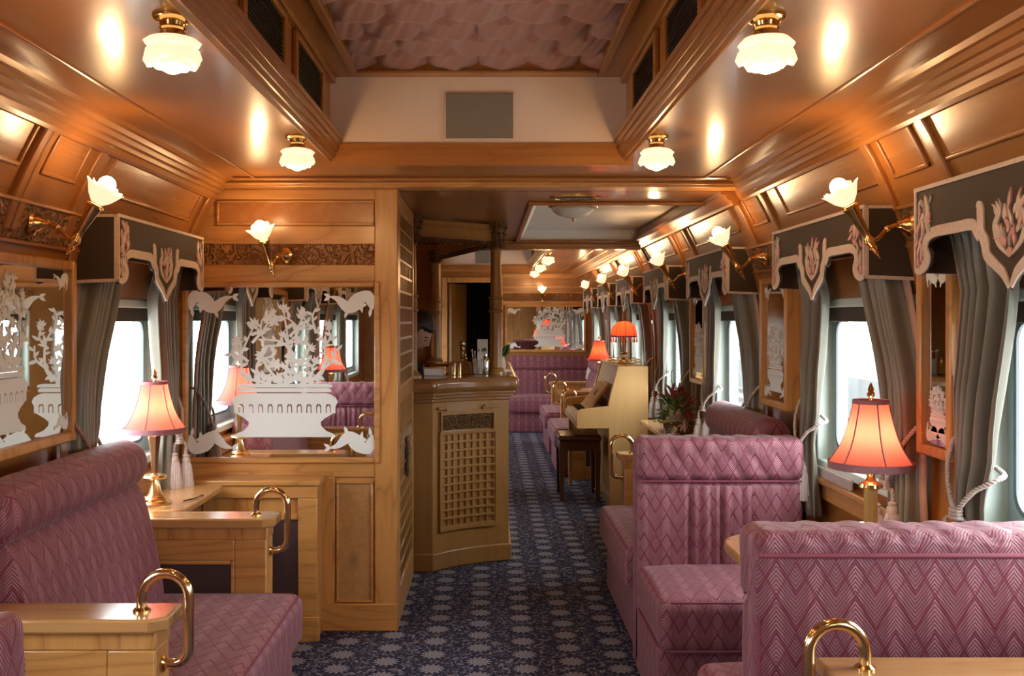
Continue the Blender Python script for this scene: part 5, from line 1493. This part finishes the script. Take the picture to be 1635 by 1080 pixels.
# flowers on the narrow table
t = thing('flower_arrangement', 'potted arrangement of green and dark red foliage on the narrow wall table', 'plant', (1.20, 6.16, .70))
m = MB(); m.lathe([(.05, 0), (.065, .01), (.078, .05), (.082, .075), (.074, .075), (.068, .06), (.001, .055)], 20); m.build('pot', 'terracotta', t)
rnd = random.Random(21)
def leaf3(m, p, d, L, W, mi=0):
    d = d.normalized(); s = d.cross(Vector((0, 0, 1)));  s = s.normalized() if s.length > .1 else Vector((1, 0, 0))
    u = s.cross(d)
    V = [p, p + d * L * .35 + s * W * .5 + u * .004, p + d * L * .7 + s * W * .36 - u * .002, p + d * L - u * L * .18, p + d * L * .7 - s * W * .36 - u * .002, p + d * L * .35 - s * W * .5 + u * .004, p + d * L * .4 - u * W * .1, p + d * L * .75 - u * W * .15]
    m.add(V, [(0, 1, 6), (1, 2, 7, 6), (2, 3, 7), (3, 4, 7), (4, 5, 6, 7), (5, 0, 6)], mi)
m = MB()
for k in range(170):
    a = rnd.uniform(0, 2 * pi); el = rnd.uniform(-.25, 1.35); r = rnd.uniform(.05, .15)
    d = Vector((cos(a) * cos(el), sin(a) * cos(el) * 1.25, sin(el)))
    c = Vector((0, 0, .10)) + Vector((d.x * r * .8, d.y * r, d.z * r * 1.25))
    if c.x > .075: c.x = .075
    red = (c.y < .0 and c.x > 0) or c.z > .22
    leaf3(m, c, d + Vector((rnd.uniform(-.5, .5), rnd.uniform(-.5, .5), rnd.uniform(-.3, .6))), rnd.uniform(.04, .075), rnd.uniform(.02, .034), rnd.choice((2, 2, 0)) if red else rnd.choice((0, 0, 1, 1)))
m.build('foliage', ['leaf_green', 'leaf_lime', 'leaf_red'], t, smooth=0, solid=.0008)
for (x, y, z) in ((.02, -.15, .08), (-.05, -.16, .03), (.05, -.12, .15), (-.09, -.08, .02), (.04, .02, .27)):
    m = MB()
    for q in range(8):
        a = q * pi / 4; leaf3(m, Vector((x, y, z)), Vector((.9 * cos(a), -.5, .9 * sin(a))), .05, .022)
    m.ball((x, y - .01, z), .009, 8, 6); m.build('blossom', 'petal_pale' if z < .1 else 'leaf_red', t, smooth=0, solid=.0008)
m = MB(); m.tube(crv([(0, .02, .2), (.02, -.02, .34), (.06, -.10, .42)], 6), .0025, 5); m.tube(crv([(0, .02, .2), (-.02, .06, .36), (.0, .12, .40)], 6), .0025, 5); m.build('twig', 'stool_wood', t)

# ================================================================== BARTENDER
def bartender(loc, rz):
    t = thing('person', 'person with dark tied hair and white shirt bending over behind the bar counter', 'person', loc, rz)
    # facing +x; joints
    J = {'pel': (0, 0, .80, .125), 'wst': (.02, 0, .95, .105), 'chs': (.09, 0, 1.12, .125), 'shc': (.15, 0, 1.245, .085), 'nck': (.19, 0, 1.275, .046), 'hdb': (.215, 0, 1.30, .046),
         'shl': (.145, .15, 1.225, .052), 'ell': (.14, .20, 1.00, .040), 'wrl': (.22, .13, 1.00, .027), 'hnl': (.28, .11, 1.00, .028),
         'shr': (.145, -.15, 1.225, .052), 'elr': (.14, -.20, 1.00, .040), 'wrr': (.22, -.12, 1.00, .027), 'hnr': (.28, -.10, 1.00, .028),
         'hpl': (0, .08, .76, .09), 'knl': (.03, .085, .43, .06), 'anl': (-.01, .085, .07, .038), 'tol': (.12, .09, .03, .032),
         'hpr': (0, -.08, .76, .09), 'knr': (.03, -.085, .43, .06), 'anr': (-.01, -.085, .07, .038), 'tor': (.12, -.09, .03, .032)}
    E = [('pel', 'wst'), ('wst', 'chs'), ('chs', 'shc'), ('shc', 'nck'), ('nck', 'hdb'), ('shc', 'shl'), ('shl', 'ell'), ('ell', 'wrl'), ('wrl', 'hnl'), ('shc', 'shr'), ('shr', 'elr'), ('elr', 'wrr'), ('wrr', 'hnr'),
         ('pel', 'hpl'), ('hpl', 'knl'), ('knl', 'anl'), ('anl', 'tol'), ('pel', 'hpr'), ('hpr', 'knr'), ('knr', 'anr'), ('anr', 'tor')]
    def skinned(name, mat, keys, grow=0.0):
        ks = [k for k in J if k in keys]; ix = {k: i for i, k in enumerate(ks)}
        me = bpy.data.meshes.new(name); me.from_pydata([J[k][:3] for k in ks], [(ix[a], ix[b]) for a, b in E if a in ix and b in ix], [])
        o = bpy.data.objects.new(name, me); COL.objects.link(o); o.parent = t; me.materials.append(MAT[mat])
        md = o.modifiers.new('skin', 'SKIN'); md.use_smooth_shade = True
        sv = me.skin_vertices[0].data
        for k in ks: r = J[k][3] + grow; sv[ix[k]].radius = (r, r)
        sv[0].use_root = True
        sd = o.modifiers.new('sub', 'SUBSURF'); sd.levels = 2; sd.render_levels = 2
        return o
    skinned('body', 'skin', set(J))
    skinned('shirt', 'linen_white', {'wst', 'chs', 'shc', 'shl', 'ell', 'shr', 'elr', 'wrl', 'wrr'}, .010)
    skinned('trousers', 'black_cloth', {'pel', 'wst', 'hpl', 'knl', 'anl', 'hpr', 'knr', 'anr'}, .012)
    # hands: five bent fingers each
    for s, y in ((1, .11), (-1, -.10)):
        m = MB()
        for k in range(4):
            yy = y + s * (.022 - .015 * k); L = (.062, .070, .066, .052)[k]
            m.tube(crv([(.285, yy, 1.00), (.285 + L * .45, yy, .997), (.285 + L * .8, yy, .981), (.285 + L, yy, .963)], 3), [.0085] * 7 + [.0085, .007, .005], 8)
        m.tube(crv([(.26, y - s * .028, .995), (.285, y - s * .045, .987), (.31, y - s * .048, .975)], 3), [.0095] * 5 + [.008, .006], 8)
        m.build('fingers', 'skin', t, smooth=180)
    # head bowed forward
    hc = Vector((.262, 0, 1.345)); T = Matrix.Translation(hc) @ Matrix.Rotation(R(40), 4, 'Y') @ Matrix.Scale(1.12, 4)
    def hp(u, v):
        a = 2 * pi * u; p = -pi / 2 + pi * v; x, y, z = cos(p) * cos(a), cos(p) * sin(a), sin(p)
        f = max(0, x)
        X = .092 * x + .004 * f * (z < 0); Y = .072 * y * (1 - .22 * max(0, -z)); Z = .108 * z
        X -= .02 * max(0, -z) * (x < 0)
        nose = math.exp(-((y / .17) ** 2 + ((z + .10) / .20) ** 2)) * f; X += .020 * nose
        brow = math.exp(-((z - .20) / .12) ** 2) * f; X += .006 * brow
        eye = (math.exp(-(((y - .40) / .16) ** 2 + ((z - .06) / .10) ** 2)) + math.exp(-(((y + .40) / .16) ** 2 + ((z - .06) / .10) ** 2))) * f; X -= .010 * eye
        lip = math.exp(-((y / .28) ** 2 + ((z + .48) / .07) ** 2)) * f; X += .009 * lip
        chin = math.exp(-((y / .3) ** 2 + ((z + .85) / .15) ** 2)) * f; X += .02 * chin
        return T @ Vector((X, Y, Z))
    m = MB(); m.grid(hp, 48, 36); m.M = T
    for s in (-1, 1): m.ball((.0, s * .072, -.005), .024, 10, 8, (.7, .4, 1.2))
    head = m.build('head', 'skin', t, smooth=180)
    m = MB(); m.M = T
    for s in (-1, 1): m.ball((.078, s * .031, .006), .011, 10, 8, (.6, 1.2, .7))
    m.build('eye', 'ivory', head, smooth=180)
    m = MB(); m.M = T
    for s in (-1, 1):
        m.ball((.084, s * .031, .005), .0055, 8, 6); m.tube([(.082, s * .018, .024), (.088, s * .03, .028), (.078, s * .048, .022)], .003, 6)
    m.build('iris_and_brow', 'hair_black', head, smooth=180)
    m = MB(); m.M = T; m.ball((.092, 0, -.052), .016, 10, 6, (.4, 1.3, .35)); m.build('lips', 'rose_piping', head, smooth=180)
    m = MB()
    def hr(u, v):
        a = 2 * pi * u; p = -pi / 2 * .55 + (pi / 2 * 1.55) * v; x, y, z = cos(p) * cos(a), cos(p) * sin(a), sin(p)
        k = 1.10 + .015 * sin(14 * a); back = 1 if x < .35 else (1 if z > .42 else .86)
        return T @ Vector((.096 * x * k * back - .006, .076 * y * k * back, .112 * max(z, -.5 if x < 0 else -.2) * k + .006))
    m.grid(hr, 40, 20); m.M = T; m.ball((-.095, 0, .035), .045, 14, 10, (.8, 1, 1)); m.build('hair', 'hair_black', t, smooth=180)
    return t
bartender((-.672, 6.33, 0), -.28)
